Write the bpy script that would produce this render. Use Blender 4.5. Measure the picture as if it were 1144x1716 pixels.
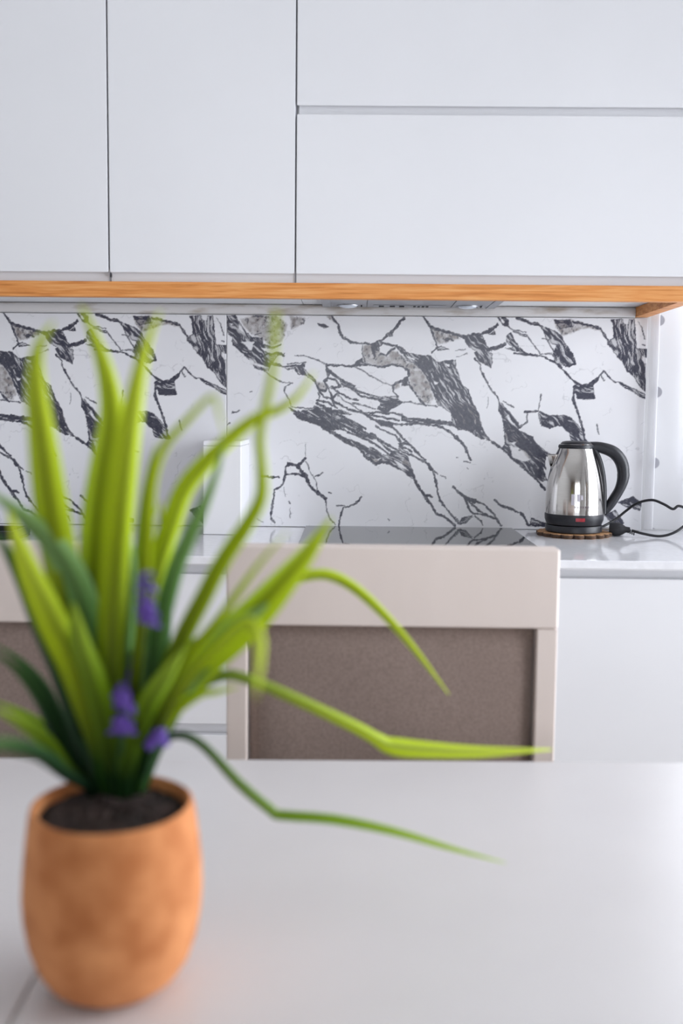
import bpy, bmesh, math, random
import numpy as np
from mathutils import Vector, Matrix, Euler

random.seed(7)
RAD = math.radians
scene = bpy.context.scene
C = scene.collection
for o in list(bpy.data.objects):
    bpy.data.objects.remove(o, do_unlink=True)

# ------------------------------------------------------------------ camera
IW, IH, FPX = 1144.0, 1716.0, 1668.0
CAM = Vector((0.0, 0.0, 1.18))
PITCH, YAW, ROLL, SHIFT = 4.9, 0.6, 0.56, -22.0
cd = bpy.data.cameras.new('camera')
cam = bpy.data.objects.new('camera', cd)
C.objects.link(cam)
cam.rotation_mode = 'QUATERNION'
ROT = (Matrix.Rotation(RAD(YAW), 3, 'Z') @ Matrix.Rotation(RAD(90 - PITCH), 3, 'X')
       @ Matrix.Rotation(RAD(ROLL), 3, 'Z'))
cam.location = CAM
cam.rotation_quaternion = ROT.to_quaternion()
cd.sensor_fit = 'VERTICAL'
cd.sensor_height = 36.0
cd.lens = 36.0 * FPX / IH
cd.shift_y = SHIFT / IH
cd.clip_start = 0.02
cd.dof.use_dof = True
cd.dof.focus_distance = 2.28
cd.dof.aperture_fstop = 2.9
scene.camera = cam

# ------------------------------------------------------------------ world, daylight, added front fill, exposure
wd = bpy.data.worlds.new('world')
scene.world = wd
wd.use_nodes = True
wd.node_tree.nodes['Background'].inputs[0].default_value = (0.80, 0.88, 1.0, 1)
wd.node_tree.nodes['Background'].inputs[1].default_value = 1.0


def area(name, loc, rot, sx, sy, power, col):
    l = bpy.data.lights.new(name, 'AREA')
    l.shape = 'RECTANGLE'; l.size = sx; l.size_y = sy
    l.energy = power; l.color = col
    o = bpy.data.objects.new(name, l)
    C.objects.link(o)
    o.location = loc; o.rotation_euler = rot
    return o


DAY = (0.91, 0.945, 1.0)
area('daylight_right_window', (1.86, 1.23, 1.15), (0, RAD(90), 0), 2.1, 2.2, 132, DAY)
area('daylight_back_window', (1.16, 2.74, 1.65), (RAD(-90), 0, 0), 0.7, 1.2, 34, DAY)
area('added_front_fill', (0.35, -3.56, 1.45), (RAD(90), 0, 0), 2.0, 1.9, 42, DAY)  # added fill behind the camera, lights the cabinet fronts and leaves

vs = scene.view_settings
vs.view_transform = 'Standard'
vs.look = 'None'
vs.gamma = 1.0
vs.use_curve_mapping = False
vs.exposure = -0.13


# ------------------------------------------------------------------ measuring helpers
def ray(px, py):
    v = Vector(((px - IW / 2) / FPX, -(py - (IH / 2 + SHIFT)) / FPX, -1.0))
    return ROT @ v


def onY(px, py, Y):
    r = ray(px, py)
    return CAM + r * ((Y - CAM.y) / r.y)


def onZ(px, py, Z):
    r = ray(px, py)
    return CAM + r * ((Z - CAM.z) / r.z)


# ------------------------------------------------------------------ building helpers
def tag(o, label=None, cat=None, group=None, kind=None):
    if label: o['label'] = label
    if cat: o['category'] = cat
    if group: o['group'] = group
    if kind: o['kind'] = kind
    return o


def thing(name, label, cat, loc=(0, 0, 0), rotz=0.0, group=None):
    o = bpy.data.objects.new(name, None)
    C.objects.link(o)
    o.location = loc
    o.rotation_euler = (0, 0, rotz)
    o.empty_display_size = 0.05
    return tag(o, label, cat, group)


def obj(name, bm, m, parent=None, smooth=None):
    """link a bmesh (in the parent's local space) as one mesh object"""
    me = bpy.data.meshes.new(name)
    bmesh.ops.recalc_face_normals(bm, faces=bm.faces)
    bm.to_mesh(me); bm.free()
    o = bpy.data.objects.new(name, me)
    C.objects.link(o)
    me.materials.append(m)
    if parent is not None: o.parent = parent
    if smooth is not None:
        for p in me.polygons: p.use_smooth = True
        try:
            me.set_sharp_from_angle(angle=RAD(smooth))
        except Exception:
            pass
    return o


def NB(): return bmesh.new()


def box(bm, x0, x1, y0, y1, z0, z1, bev=0.0, seg=2):
    vs_ = [bm.verts.new((x, y, z)) for z in (z0, z1) for y in (y0, y1) for x in (x0, x1)]
    F = [(0, 2, 3, 1), (4, 5, 7, 6), (0, 1, 5, 4), (2, 6, 7, 3), (0, 4, 6, 2), (1, 3, 7, 5)]
    fs = [bm.faces.new([vs_[i] for i in f]) for f in F]
    if bev > 0:
        es = set()
        for f in fs:
            for e in f.edges: es.add(e)
        bmesh.ops.bevel(bm, geom=list(es), offset=bev, segments=seg, profile=0.5, affect='EDGES')
    return bm


def lathe(bm, prof, n=48, center=(0, 0)):
    rings = []
    for r, z in prof:
        if r < 1e-6:
            rings.append([bm.verts.new((center[0], center[1], z))])
        else:
            rings.append([bm.verts.new((center[0] + r * math.cos(2 * math.pi * k / n),
                                        center[1] + r * math.sin(2 * math.pi * k / n), z)) for k in range(n)])
    for a, b in zip(rings[:-1], rings[1:]):
        for k in range(n):
            k2 = (k + 1) % n
            if len(a) == 1 and len(b) == 1: continue
            if len(a) == 1: bm.faces.new((a[0], b[k], b[k2]))
            elif len(b) == 1: bm.faces.new((a[k], a[k2], b[0]))
            else: bm.faces.new((a[k], a[k2], b[k2], b[k]))
    return bm


def smoothpath(pts, n):
    """Catmull-Rom through the points, n samples"""
    P = [Vector(p) for p in pts]
    P = [P[0] * 2 - P[1]] + P + [P[-1] * 2 - P[-2]]
    m = len(P) - 3
    out = []
    for i in range(n):
        u = i / (n - 1) * m
        k = min(int(u), m - 1); t = u - k
        a, b, c, d = P[k:k + 4]
        out.append(0.5 * ((2 * b) + (c - a) * t + (2 * a - 5 * b + 4 * c - d) * t * t
                          + (3 * b - a - 3 * c + d) * t ** 3))
    return out


def tube(bm, pts, rad, n=10, caps=True, flat=1.0, up=None):
    rings = []
    N = len(pts)
    prev = None
    for i, p in enumerate(pts):
        t = (pts[min(i + 1, N - 1)] - pts[max(i - 1, 0)]).normalized()
        if prev is None:
            u0 = Vector(up) if up else (Vector((0, 0, 1)) if abs(t.z) < 0.9 else Vector((1, 0, 0)))
            a = t.cross(u0).normalized()
        else:
            a = (prev - t * prev.dot(t)).normalized()
        prev = a
        b = a.cross(t).normalized()
        r = rad[i] if isinstance(rad, (list, tuple)) else rad
        rings.append([bm.verts.new(p + a * (r * math.cos(2 * math.pi * k / n) * flat)
                                   + b * (r * math.sin(2 * math.pi * k / n))) for k in range(n)])
    for A, B in zip(rings[:-1], rings[1:]):
        for k in range(n):
            bm.faces.new((A[k], A[(k + 1) % n], B[(k + 1) % n], B[k]))
    if caps:
        bm.faces.new(rings[0][::-1]); bm.faces.new(rings[-1])
    return bm


# ------------------------------------------------------------------ materials
def mat(name, col=(0.8, 0.8, 0.8), rough=0.5, metal=0.0, spec=0.5, coat=0.0):
    m = bpy.data.materials.new(name)
    m.use_nodes = True
    b = m.node_tree.nodes['Principled BSDF']
    b.inputs['Base Color'].default_value = (*col, 1)
    b.inputs['Roughness'].default_value = rough
    b.inputs['Metallic'].default_value = metal
    b.inputs['Specular IOR Level'].default_value = spec
    b.inputs['Coat Weight'].default_value = coat
    return m


def nodes(m):
    nt = m.node_tree
    return nt, nt.nodes['Principled BSDF'], nt.nodes.new, nt.links.new


def noise_mat(name, c1, c2, scale, rough=0.5, stretch=(1, 1, 1), detail=6, bump=0.0, lo=0.35, hi=0.65,
              metal=0.0, bscale=None, bdist=0.001, sheen=0.0, rot=(0, 0, 0), spec=0.5):
    m = mat(name, c1, rough, metal, spec)
    nt, b, new, link = nodes(m)
    tc = new('ShaderNodeTexCoord'); mp = new('ShaderNodeMapping')
    mp.inputs['Scale'].default_value = stretch
    mp.inputs['Rotation'].default_value = rot
    link(tc.outputs['Object'], mp.inputs[0])
    n = new('ShaderNodeTexNoise'); n.inputs['Scale'].default_value = scale; n.inputs['Detail'].default_value = detail
    link(mp.outputs[0], n.inputs['Vector'])
    r = new('ShaderNodeValToRGB')
    r.color_ramp.elements[0].position = lo; r.color_ramp.elements[0].color = (*c1, 1)
    r.color_ramp.elements[1].position = hi; r.color_ramp.elements[1].color = (*c2, 1)
    link(n.outputs['Fac'], r.inputs[0]); link(r.outputs[0], b.inputs['Base Color'])
    if bump > 0:
        n2 = new('ShaderNodeTexNoise'); n2.inputs['Scale'].default_value = bscale or scale * 4
        n2.inputs['Detail'].default_value = 5
        link(mp.outputs[0], n2.inputs['Vector'])
        bp = new('ShaderNodeBump'); bp.inputs['Strength'].default_value = bump
        bp.inputs['Distance'].default_value = bdist
        link(n2.outputs['Fac'], bp.inputs['Height']); link(bp.outputs[0], b.inputs['Normal'])
    if sheen: b.inputs['Sheen Weight'].default_value = sheen
    return m


M = {}
M['wall'] = noise_mat('wall_paint', (0.80, 0.80, 0.80), (0.83, 0.83, 0.83), 30, 0.8, bump=0.05)
M['wall_warm'] = noise_mat('warm_wall_paint', (0.36, 0.27, 0.20), (0.41, 0.31, 0.24), 12, 0.8)
M['ceil'] = noise_mat('ceiling_paint', (0.82, 0.82, 0.82), (0.85, 0.85, 0.85), 20, 0.9)
M['floor'] = noise_mat('floor_wood', (0.58, 0.53, 0.48), (0.66, 0.61, 0.56), 6, 0.4, stretch=(1, 9, 1))
M['white'] = noise_mat('white_lacquer', (0.77, 0.77, 0.795), (0.785, 0.785, 0.81), 3, 0.38)
M['white_in'] = mat('white_melamine', (0.80, 0.80, 0.82), 0.45)
M['gap'] = mat('grey_carcass_edge', (0.30, 0.30, 0.33), 0.6)
M['counter'] = noise_mat('white_quartz', (0.78, 0.78, 0.81), (0.83, 0.83, 0.86), 60, 0.07)
M['hob'] = mat('black_glass', (0.006, 0.006, 0.008), 0.03)
M['table'] = noise_mat('table_lacquer', (0.645, 0.62, 0.625), (0.665, 0.64, 0.645), 8, 0.30)
M['chairwood'] = noise_mat('cream_painted_wood', (0.70, 0.605, 0.555), (0.73, 0.635, 0.585), 9, 0.45, stretch=(1, 1, 0.2))
M['velvet'] = noise_mat('taupe_velvet', (0.215, 0.155, 0.130), (0.275, 0.205, 0.175), 260, 0.9, bump=0.3, bscale=900,
                        bdist=0.0006, sheen=0.35)
M['steel'] = noise_mat('brushed_steel', (0.60, 0.58, 0.56), (0.66, 0.64, 0.62), 40, 0.13, stretch=(1, 1, 30), metal=1.0)
M['hoodsteel'] = noise_mat('hood_metal', (0.34, 0.35, 0.38), (0.40, 0.41, 0.44), 40, 0.35, stretch=(1, 30, 1), metal=0.8)
M['blackplastic'] = noise_mat('black_plastic', (0.012, 0.013, 0.018), (0.018, 0.019, 0.025), 200, 0.38)
M['blackrubber'] = mat('black_rubber', (0.012, 0.012, 0.016), 0.5)
M['red'] = mat('red_switch', (0.32, 0.02, 0.03), 0.3)
M['print'] = mat('grey_print', (0.10, 0.07, 0.09), 0.5)
M['printlight'] = mat('light_print', (0.55, 0.52, 0.58), 0.4)
M['cork'] = noise_mat('coaster_wood', (0.36, 0.17, 0.075), (0.66, 0.38, 0.18), 120, 0.7, bump=0.2)
M['bark'] = noise_mat('coaster_bark', (0.05, 0.028, 0.018), (0.11, 0.06, 0.035), 90, 0.8, bump=0.3)
M['boxwhite'] = mat('white_plastic', (0.86, 0.86, 0.88), 0.3)
M['terracotta'] = noise_mat('terracotta', (0.46, 0.155, 0.046), (0.70, 0.29, 0.11), 30, 0.9, detail=4, bump=0.35,
                            bscale=160, bdist=0.0012, lo=0.33, hi=0.68)
M['soil'] = noise_mat('potting_soil', (0.010, 0.006, 0.005), (0.06, 0.035, 0.03), 130, 0.95, bump=0.8, bscale=220, bdist=0.004)
M['trim'] = noise_mat('pelmet_trim', (0.42, 0.36, 0.30), (0.70, 0.68, 0.68), 9, 0.5, stretch=(1, 1, 5), lo=0.30, hi=0.48)
M['glass'] = None
M['lampmetal'] = mat('lamp_metal', (0.08, 0.07, 0.06), 0.4, 0.6)
M['steelrail'] = mat('rail_metal', (0.7, 0.7, 0.7), 0.3, 1.0)
M['lens'] = mat('lamp_lens', (0.75, 0.80, 0.88), 0.08, 0.4)


def oak():
    m = mat('oak', (0.6, 0.35, 0.15), 0.5)
    nt, b, new, link = nodes(m)
    tc = new('ShaderNodeTexCoord'); mp = new('ShaderNodeMapping')
    mp.inputs['Scale'].default_value = (1.6, 12, 34)
    link(tc.outputs['Object'], mp.inputs[0])
    n = new('ShaderNodeTexNoise'); n.inputs['Scale'].default_value = 4.0; n.inputs['Detail'].default_value = 8
    n.inputs['Distortion'].default_value = 0.5
    link(mp.outputs[0], n.inputs['Vector'])
    mp2 = new('ShaderNodeMapping'); mp2.inputs['Scale'].default_value = (6, 60, 240)
    link(tc.outputs['Object'], mp2.inputs[0])
    n2 = new('ShaderNodeTexNoise'); n2.inputs['Scale'].default_value = 4.0; n2.inputs['Detail'].default_value = 4
    link(mp2.outputs[0], n2.inputs['Vector'])
    mx = new('ShaderNodeMath'); mx.operation = 'MULTIPLY_ADD'; mx.inputs[1].default_value = 0.35
    link(n2.outputs['Fac'], mx.inputs[0]); link(n.outputs['Fac'], mx.inputs[2])
    r = new('ShaderNodeValToRGB')
    e = r.color_ramp.elements
    e[0].position = 0.48; e[0].color = (0.50, 0.17, 0.035, 1)
    e[1].position = 0.86; e[1].color = (0.78, 0.38, 0.135, 1)
    x = r.color_ramp.elements.new(0.64); x.color = (0.68, 0.265, 0.065, 1)
    link(mx.outputs[0], r.inputs[0]); link(r.outputs[0], b.inputs['Base Color'])
    bp = new('ShaderNodeBump'); bp.inputs['Strength'].default_value = 0.15; bp.inputs['Distance'].default_value = 0.001
    link(mx.outputs[0], bp.inputs['Height']); link(bp.outputs[0], b.inputs['Normal'])
    return m


M['oak'] = oak()


def glass():
    m = bpy.data.materials.new('window_glass'); m.use_nodes = True
    nt = m.node_tree; nt.nodes.clear(); new, link = nt.nodes.new, nt.links.new
    out = new('ShaderNodeOutputMaterial'); mx = new('ShaderNodeMixShader')
    t = new('ShaderNodeBsdfTransparent'); g = new('ShaderNodeBsdfGlossy'); g.inputs['Roughness'].default_value = 0.02
    f = new('ShaderNodeFresnel'); f.inputs[0].default_value = 1.45
    link(f.outputs[0], mx.inputs[0]); link(t.outputs[0], mx.inputs[1]); link(g.outputs[0], mx.inputs[2])
    link(mx.outputs[0], out.inputs[0])
    return m


M['glass'] = glass()


def curtain_mat():
    m = bpy.data.materials.new('sheer_dotted_fabric'); m.use_nodes = True
    nt = m.node_tree; nt.nodes.clear(); new, link = nt.nodes.new, nt.links.new
    out = new('ShaderNodeOutputMaterial')
    uv = new('ShaderNodeUVMap'); uv.uv_map = 'UVMap'
    # woven dots on a half-drop grid, in metres of cloth
    sep = new('ShaderNodeSeparateXYZ'); link(uv.outputs[0], sep.inputs[0])

    def math_(op, a, b=None, c=None):
        n = new('ShaderNodeMath'); n.operation = op
        for i, v in enumerate((a, b, c)):
            if v is None: continue
            if isinstance(v, (int, float)): n.inputs[i].default_value = v
            else: link(v, n.inputs[i])
        return n.outputs[0]
    px, pz, r0 = 0.20, 0.1715, 0.0135
    col = math_('FLOOR', math_('DIVIDE', sep.outputs['X'], px))
    du = math_('SUBTRACT', math_('MODULO', sep.outputs['X'], px), px * 0.5)
    zz = math_('MULTIPLY_ADD', col, pz * 0.5, sep.outputs['Y'])
    dv = math_('SUBTRACT', math_('MODULO', zz, pz), pz * 0.5)
    d = math_('SQRT', math_('ADD', math_('MULTIPLY', du, du), math_('MULTIPLY', dv, dv)))
    ss = new('ShaderNodeMapRange'); ss.interpolation_type = 'SMOOTHSTEP'
    ss.inputs['From Min'].default_value = r0 - 0.0015; ss.inputs['From Max'].default_value = r0 + 0.0015
    ss.inputs['To Min'].default_value = 1.0; ss.inputs['To Max'].default_value = 0.0
    link(d, ss.inputs['Value'])
    mixc = new('ShaderNodeMix'); mixc.data_type = 'RGBA'
    mixc.inputs[6].default_value = (0.90, 0.90, 0.92, 1); mixc.inputs[7].default_value = (0.42, 0.42, 0.46, 1)
    link(ss.outputs[0], mixc.inputs[0])
    dif = new('ShaderNodeBsdfDiffuse'); tr = new('ShaderNodeBsdfTranslucent'); tp = new('ShaderNodeBsdfTransparent')
    link(mixc.outputs[2], dif.inputs[0]); link(mixc.outputs[2], tr.inputs[0])
    m1 = new('ShaderNodeMixShader'); m1.inputs[0].default_value = 0.45
    link(dif.outputs[0], m1.inputs[1]); link(tr.outputs[0], m1.inputs[2])
    m2 = new('ShaderNodeMixShader')
    thin = math_('MULTIPLY_ADD', ss.outputs[0], -0.2, 0.22)
    link(thin, m2.inputs[0]); link(m1.outputs[0], m2.inputs[1]); link(tp.outputs[0], m2.inputs[2])
    link(m2.outputs[0], out.inputs[0])
    return m


M['curtain'] = curtain_mat()

# ------------------------------------------------------------------ the room
WY = 2.45                       # face of the kitchen wall
XL, XR, YF, ZC = -2.60, 1.70, -3.40, 2.60
CT = 0.90                       # worktop top


def struct(name, bm, m, label=None, cat=None):
    o = obj(name, bm, m)
    tag(o, label, cat, kind='structure')
    return o


def wall_with_hole(bm, axis, a0, a1, z0, z1, t0, t1, h):
    """axis 'x': wall runs along x between a0,a1, thickness t0..t1 along y; h = hole (a,b,zlo,zhi) or None"""
    def put(p0, p1, q0, q1):
        if p1 - p0 < 1e-4 or q1 - q0 < 1e-4: return
        if axis == 'x': box(bm, p0, p1, t0, t1, q0, q1)
        else: box(bm, t0, t1, p0, p1, q0, q1)
    ha, hb, hz0, hz1 = h
    put(a0, ha, z0, z1); put(hb, a1, z0, z1); put(ha, hb, z0, hz0); put(ha, hb, hz1, z1)


struct('floor', box(NB(), XL - .12, XR + .12, YF - .12, WY + .14, -0.08, 0), M['floor'],
       'pale wood floor under the dining table', 'floor')
struct('ceiling', box(NB(), XL - .12, XR + .12, YF - .12, WY + .14, ZC, ZC + .08), M['ceil'],
       'white painted ceiling over the kitchen', 'ceiling')
BW = (0.80, 1.50, 1.02, 2.25)
bm = NB(); wall_with_hole(bm, 'x', XL - .12, XR + .12, 0, ZC, WY + .012, WY + .14, BW)
struct('wall_back', bm, M['wall'], 'white wall behind the marble backsplash and cabinets', 'wall')
struct('wall_left', box(NB(), XL - .12, XL, YF, WY + .012, 0, ZC), M['wall'], 'white wall at the left end of the kitchen', 'wall')
RW = (0.1, 2.36, 0.06, 2.24)
bm = NB(); wall_with_hole(bm, 'y', YF, WY + .012, 0, ZC, XR, XR + .12, RW)
struct('wall_right', bm, M['wall'], 'white wall with the large window on the right', 'wall')
FW = (-0.65, 1.35, 0.5, 2.40)
bm = NB(); wall_with_hole(bm, 'x', XL - .12, XR + .12, 0, ZC, YF - .12, YF, FW)
struct('wall_front', bm, M['wall_warm'], 'warm brown wall facing the kitchen', 'wall')


def window(name, axis, h, t0, t1, n, label):
    root = thing(name, label, 'window'); root['kind'] = 'structure'
    a, b, z0, z1 = h
    w = 0.05
    tm = (t0 + t1) / 2

    def put(bm_, p0, p1, q0, q1, s0, s1):
        if axis == 'x': box(bm_, p0, p1, s0, s1, q0, q1, 0.004)
        else: box(bm_, s0, s1, p0, p1, q0, q1, 0.004)
    bm_ = NB()
    g = 0.002
    put(bm_, a + g, b - g, z0 + g, z0 + w, t0, t1); put(bm_, a + g, b - g, z1 - w, z1 - g, t0, t1)
    put(bm_, a + g, a + w, z0 + w, z1 - w, t0, t1); put(bm_, b - w, b - g, z0 + w, z1 - w, t0, t1)
    obj('window_frame', bm_, M['white_in'], root)
    step = (b - a - 2 * w) / n
    for i in range(n):
        p0, p1 = a + w + i * step, a + w + (i + 1) * step
        if i:
            bm_ = NB(); put(bm_, p0 - .02, p0 + .02, z0 + w, z1 - w, t0, t1)
            obj('mullion', bm_, M['white_in'], root)
        bm_ = NB(); put(bm_, p0 + (.021 if i else 0), p1 - (.021 if i < n - 1 else 0), z0 + w, z1 - w, tm - .003, tm + .003)
        obj('pane', bm_, M['glass'], root)
    return root


window('window_1', 'x', BW, WY + .06, WY + .11, 1, 'white framed window behind the dotted sheer curtain')
window('window_2', 'y', RW, XR + .04, XR + .09, 3, 'wide white framed window in the right wall')
window('added_front_window', 'x', FW, YF - .09, YF - .04, 2, 'added white framed window in the brown wall for frontal light')  # unseen window, added so the frontal fill has an opening

# ------------------------------------------------------------------ marble backsplash (veins traced once, printed panel repeats)
MX0, MX1 = onY(381, 700, WY).x, onY(1077.5, 700, WY).x
MZ0, MZ1 = CT + 0.001, onY(700, 531, WY).z

# crops the veins were read from: origin x, origin y, scale
CR = {'A': (375, 520, 6.356), 'B': (540, 520, 6.356), 'C': (700, 520, 6.356), 'D': (860, 520, 4.974),
      'E': (420, 700, 5.2), 'F': (620, 680, 6.356), 'G': (760, 680, 6.356), 'H': (860, 690, 4.03), 'I': (360, 480, 2.86)}
# dark streaked bands: crop, flow angle (deg, down to the right), outline
DARK = [
 ('A', 42, [(40,60),(130,55),(160,120),(240,230),(300,290),(400,300),(420,370),(500,390),(600,368),(600,385),(520,410),(400,400),(450,450),(560,470),(650,460),(560,500),(490,600),(480,650),(420,640),(330,600),(240,500),(150,420),(105,370),(90,290),(40,240)]),
 ('A', 45, [(750,620),(880,550),(860,620),(970,740),(960,760),(850,690),(790,680)]),
 ('A', 30, [(700,1030),(780,1080),(1000,1040),(1150,1030),(1150,1275),(1050,1250),(900,1170),(770,1140)]),
 ('A', 20, [(1000,140),(1060,150),(1110,180),(1070,195),(1010,165)]),
 ('B', 60, [(720,240),(755,230),(745,280),(710,285)]),
 ('B', 60, [(520,360),(600,325),(650,345),(605,390),(600,440),(560,420),(550,500),(520,430)]),
 ('B', 45, [(750,380),(840,390),(900,450),(1000,480),(1150,490),(1150,800),(1090,680),(1000,600),(900,540),(840,450)]),
 ('B', 0, [(330,580),(420,500),(440,560),(560,590),(620,600),(480,590),(350,600)]),
 ('B', 25, [(180,740),(260,790),(360,830),(300,830),(220,820)]),
 ('B', 60, [(850,740),(910,700),(920,800),(840,810)]),
 ('B', 15, [(400,880),(500,890),(620,920),(780,920),(850,980),(760,1040),(700,1080),(640,1080),(570,1050),(620,1000),(580,940),(480,910)]),
 ('B', 25, [(0,1020),(100,1060),(200,1060),(310,1110),(200,1110),(300,1200),(420,1260),(330,1240),(200,1190),(100,1150),(60,1160),(0,1120)]),
 ('B', 30, [(0,1150),(100,1170),(220,1275),(0,1275)]),
 ('B', 5, [(840,1110),(900,1140),(1150,1165),(1150,1210),(1000,1210),(850,1180)]),
 ('B', 15, [(500,1140),(560,1170),(700,1180),(760,1200),(740,1250),(620,1230),(560,1180)]),
 ('C', 50, [(480,290),(620,265),(680,270),(720,370),(760,420),(740,440),(790,470),(790,560),(770,610),(640,540),(590,460),(620,440),(540,400),(500,350)]),
 ('C', -20, [(680,240),(800,200),(820,260),(760,260)]),
 ('C', 50, [(940,270),(980,240),(1020,310),(1080,400),(1150,462),(1000,430),(920,410),(1000,400),(930,340)]),
 ('C', 55, [(860,1000),(930,1060),(1000,1150),(1080,1240),(1050,1275),(900,1275),(900,1150)]),
 ('C', 58, [(0,480),(140,490),(200,560),(260,545),(390,530),(400,600),(430,700),(470,800),(530,850),(580,980),(640,1100),(690,1275),(420,1275),(360,1200),(350,1100),(280,1040),(210,1000),(160,900),(100,740),(0,600)]),
 ('C', 0, [(180,400),(250,380),(330,420),(200,430)]),
 ('D', 55, [(180,110),(250,140),(330,170),(390,220),(440,310),(490,380),(500,450),(430,470),(340,450),(320,340),(280,260),(240,170)]),
 ('D', 20, [(330,80),(470,85),(490,140),(380,160)]),
 ('D', 74, [(800,80),(890,80),(1000,75),(1010,320),(1120,330),(1120,400),(1100,690),(1040,640),(1000,560),(930,510),(900,430),(820,350),(790,250),(830,230),(820,120)]),
 ('D', 10, [(500,620),(600,640),(690,570),(660,630),(670,740),(520,740)]),
 ('D', 25, [(840,595),(900,610),(1090,700),(1090,740),(960,670)]),
 ('D', 40, [(210,840),(290,880),(410,870),(480,900),(540,980),(580,1000),(600,1110),(480,1090),(450,1010),(400,970),(340,965),(290,990),(230,960)]),
 ('D', 40, [(0,950),(60,1020),(150,1060),(220,1140),(300,1200),(100,1200),(0,1080)]),
 ('E', 27, [(400,0),(600,0),(760,40),(860,140),(1070,170),(1060,190),(900,150),(800,110),(700,100),(640,90)]),
 ('E', 27, [(780,170),(860,190),(960,230),(1144,320),(1144,400),(1090,405),(1000,340),(960,280),(860,230)]),
 ('E', 25, [(640,0),(800,20),(960,80),(980,130),(1080,150),(1080,180),(900,130),(780,60)]),
 ('F', 32, [(0,430),(150,520),(210,510),(240,480),(320,500),(400,540),(440,660),(470,780),(440,770),(330,690),(200,620),(80,610),(0,570)]),
 ('F', 40, [(290,400),(390,380),(420,410),(340,420),(350,470),(430,510),(420,530),(340,500),(300,460)]),
 ('F', 45, [(580,600),(620,610),(670,680),(720,730),(640,690)]),
 ('F', 10, [(100,190),(200,160),(240,220),(110,215)]),
 ('F', 8, [(330,90),(360,130),(500,150),(860,180),(900,215),(720,200),(540,170),(400,170),(330,160)]),
 ('F', -30, [(970,1190),(1090,1180),(1010,1240),(940,1260)]),
 ('F', -10, [(60,40),(160,0),(300,0),(190,60)]),
 ('G', 45, [(480,0),(560,40),(640,150),(700,230),(680,240),(560,100),(530,130),(700,270),(830,330),(880,420),(960,500),(1070,530),(970,540),(960,600),(980,680),(930,640),(990,790),(950,800),(880,760),(760,660),(640,570),(560,500),(500,450),(540,400),(530,250),(520,130),(480,60)]),
 ('G', 55, [(0,0),(220,0),(270,150),(330,300),(400,380),(340,360),(280,350),(180,280),(100,240),(0,220)]),
 ('G', -20, [(90,1190),(200,1160),(130,1220),(60,1260)]),
 ('G', 15, [(790,1275),(820,1190),(880,1210),(980,1250),(980,1285)]),
 ('H', 20, [(690,610),(800,570),(860,620),(850,665),(730,630)]),
 ('H', 40, [(600,690),(680,660),(740,750),(700,790),(640,740)]),
]
# white islands cut out of the dark
WHITE = [
 ('A', [(180,340),(330,340),(300,430)]), ('A', [(250,520),(330,560),(480,610),(420,610),(300,575)]),
 ('A', [(150,160),(190,175),(225,240),(170,215)]), ('A', [(60,145),(110,145),(90,170)]),
 ('G', [(590,420),(700,460),(770,500),(800,580),(710,590),(620,540)]), ('G', [(600,390),(660,385),(650,415)]),
 ('G', [(560,90),(600,150),(660,220),(620,200),(570,140)]),
 ('D', [(895,75),(955,75),(945,112),(910,112)]), ('D', [(1060,385),(1110,400),(1110,450),(1075,430)]),
 ('D', [(300,270),(345,300),(330,340)]), ('C', [(280,575),(330,585),(335,605),(300,600)]),
 ('C', [(165,760),(215,770),(205,795),(170,785)]), ('B', [(900,490),(980,520),(975,535),(920,515)]),
 ('F', [(250,570),(330,610),(400,690),(300,640)]), ('F', [(120,560),(60,600),(0,580),(20,560)]),
]
# grey-brown tinted patches
TINT = [
 ('A', [(180,100),(300,60),(560,60),(680,150),(670,230),(620,340),(500,380),(400,310),(300,260),(220,180)]),
 ('A', [(970,750),(1060,770),(1110,820),(1080,860),(1010,850)]), ('A', [(700,60),(860,80),(850,150),(720,210)]),
 ('B', [(440,370),(530,360),(600,420),(620,480),(700,490),(720,430),(800,440),(900,540),(1010,600),(1080,680),(1150,800),(1150,1000),(1080,1000),(1000,900),(920,800),(920,650),(760,580),(600,600),(440,560),(420,460)]),
 ('B', [(750,790),(820,770),(820,820),(770,840)]), ('B', [(0,780),(60,830),(30,870),(0,850)]),
 ('B', [(40,70),(110,60),(130,130),(80,110)]),
 ('C', [(140,190),(250,230),(400,270),(450,310),(330,340),(210,370),(180,290)]),
 ('C', [(0,600),(100,740),(170,950),(60,1000),(0,920)]),
 ('C', [(350,1000),(560,980),(640,1100),(690,1275),(430,1275)]),
 ('D', [(330,80),(480,80),(600,110),(720,160),(720,180),(620,150),(560,160),(460,200),(390,220),(350,150)]),
 ('G', [(540,150),(700,280),(840,400),(860,560),(780,560),(640,380),(540,330)]),
 ('F', [(0,540),(130,580),(80,625),(0,590)]), ('F', [(380,540),(430,640),(400,690),(330,600)]),
 ('G', [(60,30),(220,0),(300,260),(200,260),(120,200)]),
]
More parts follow.
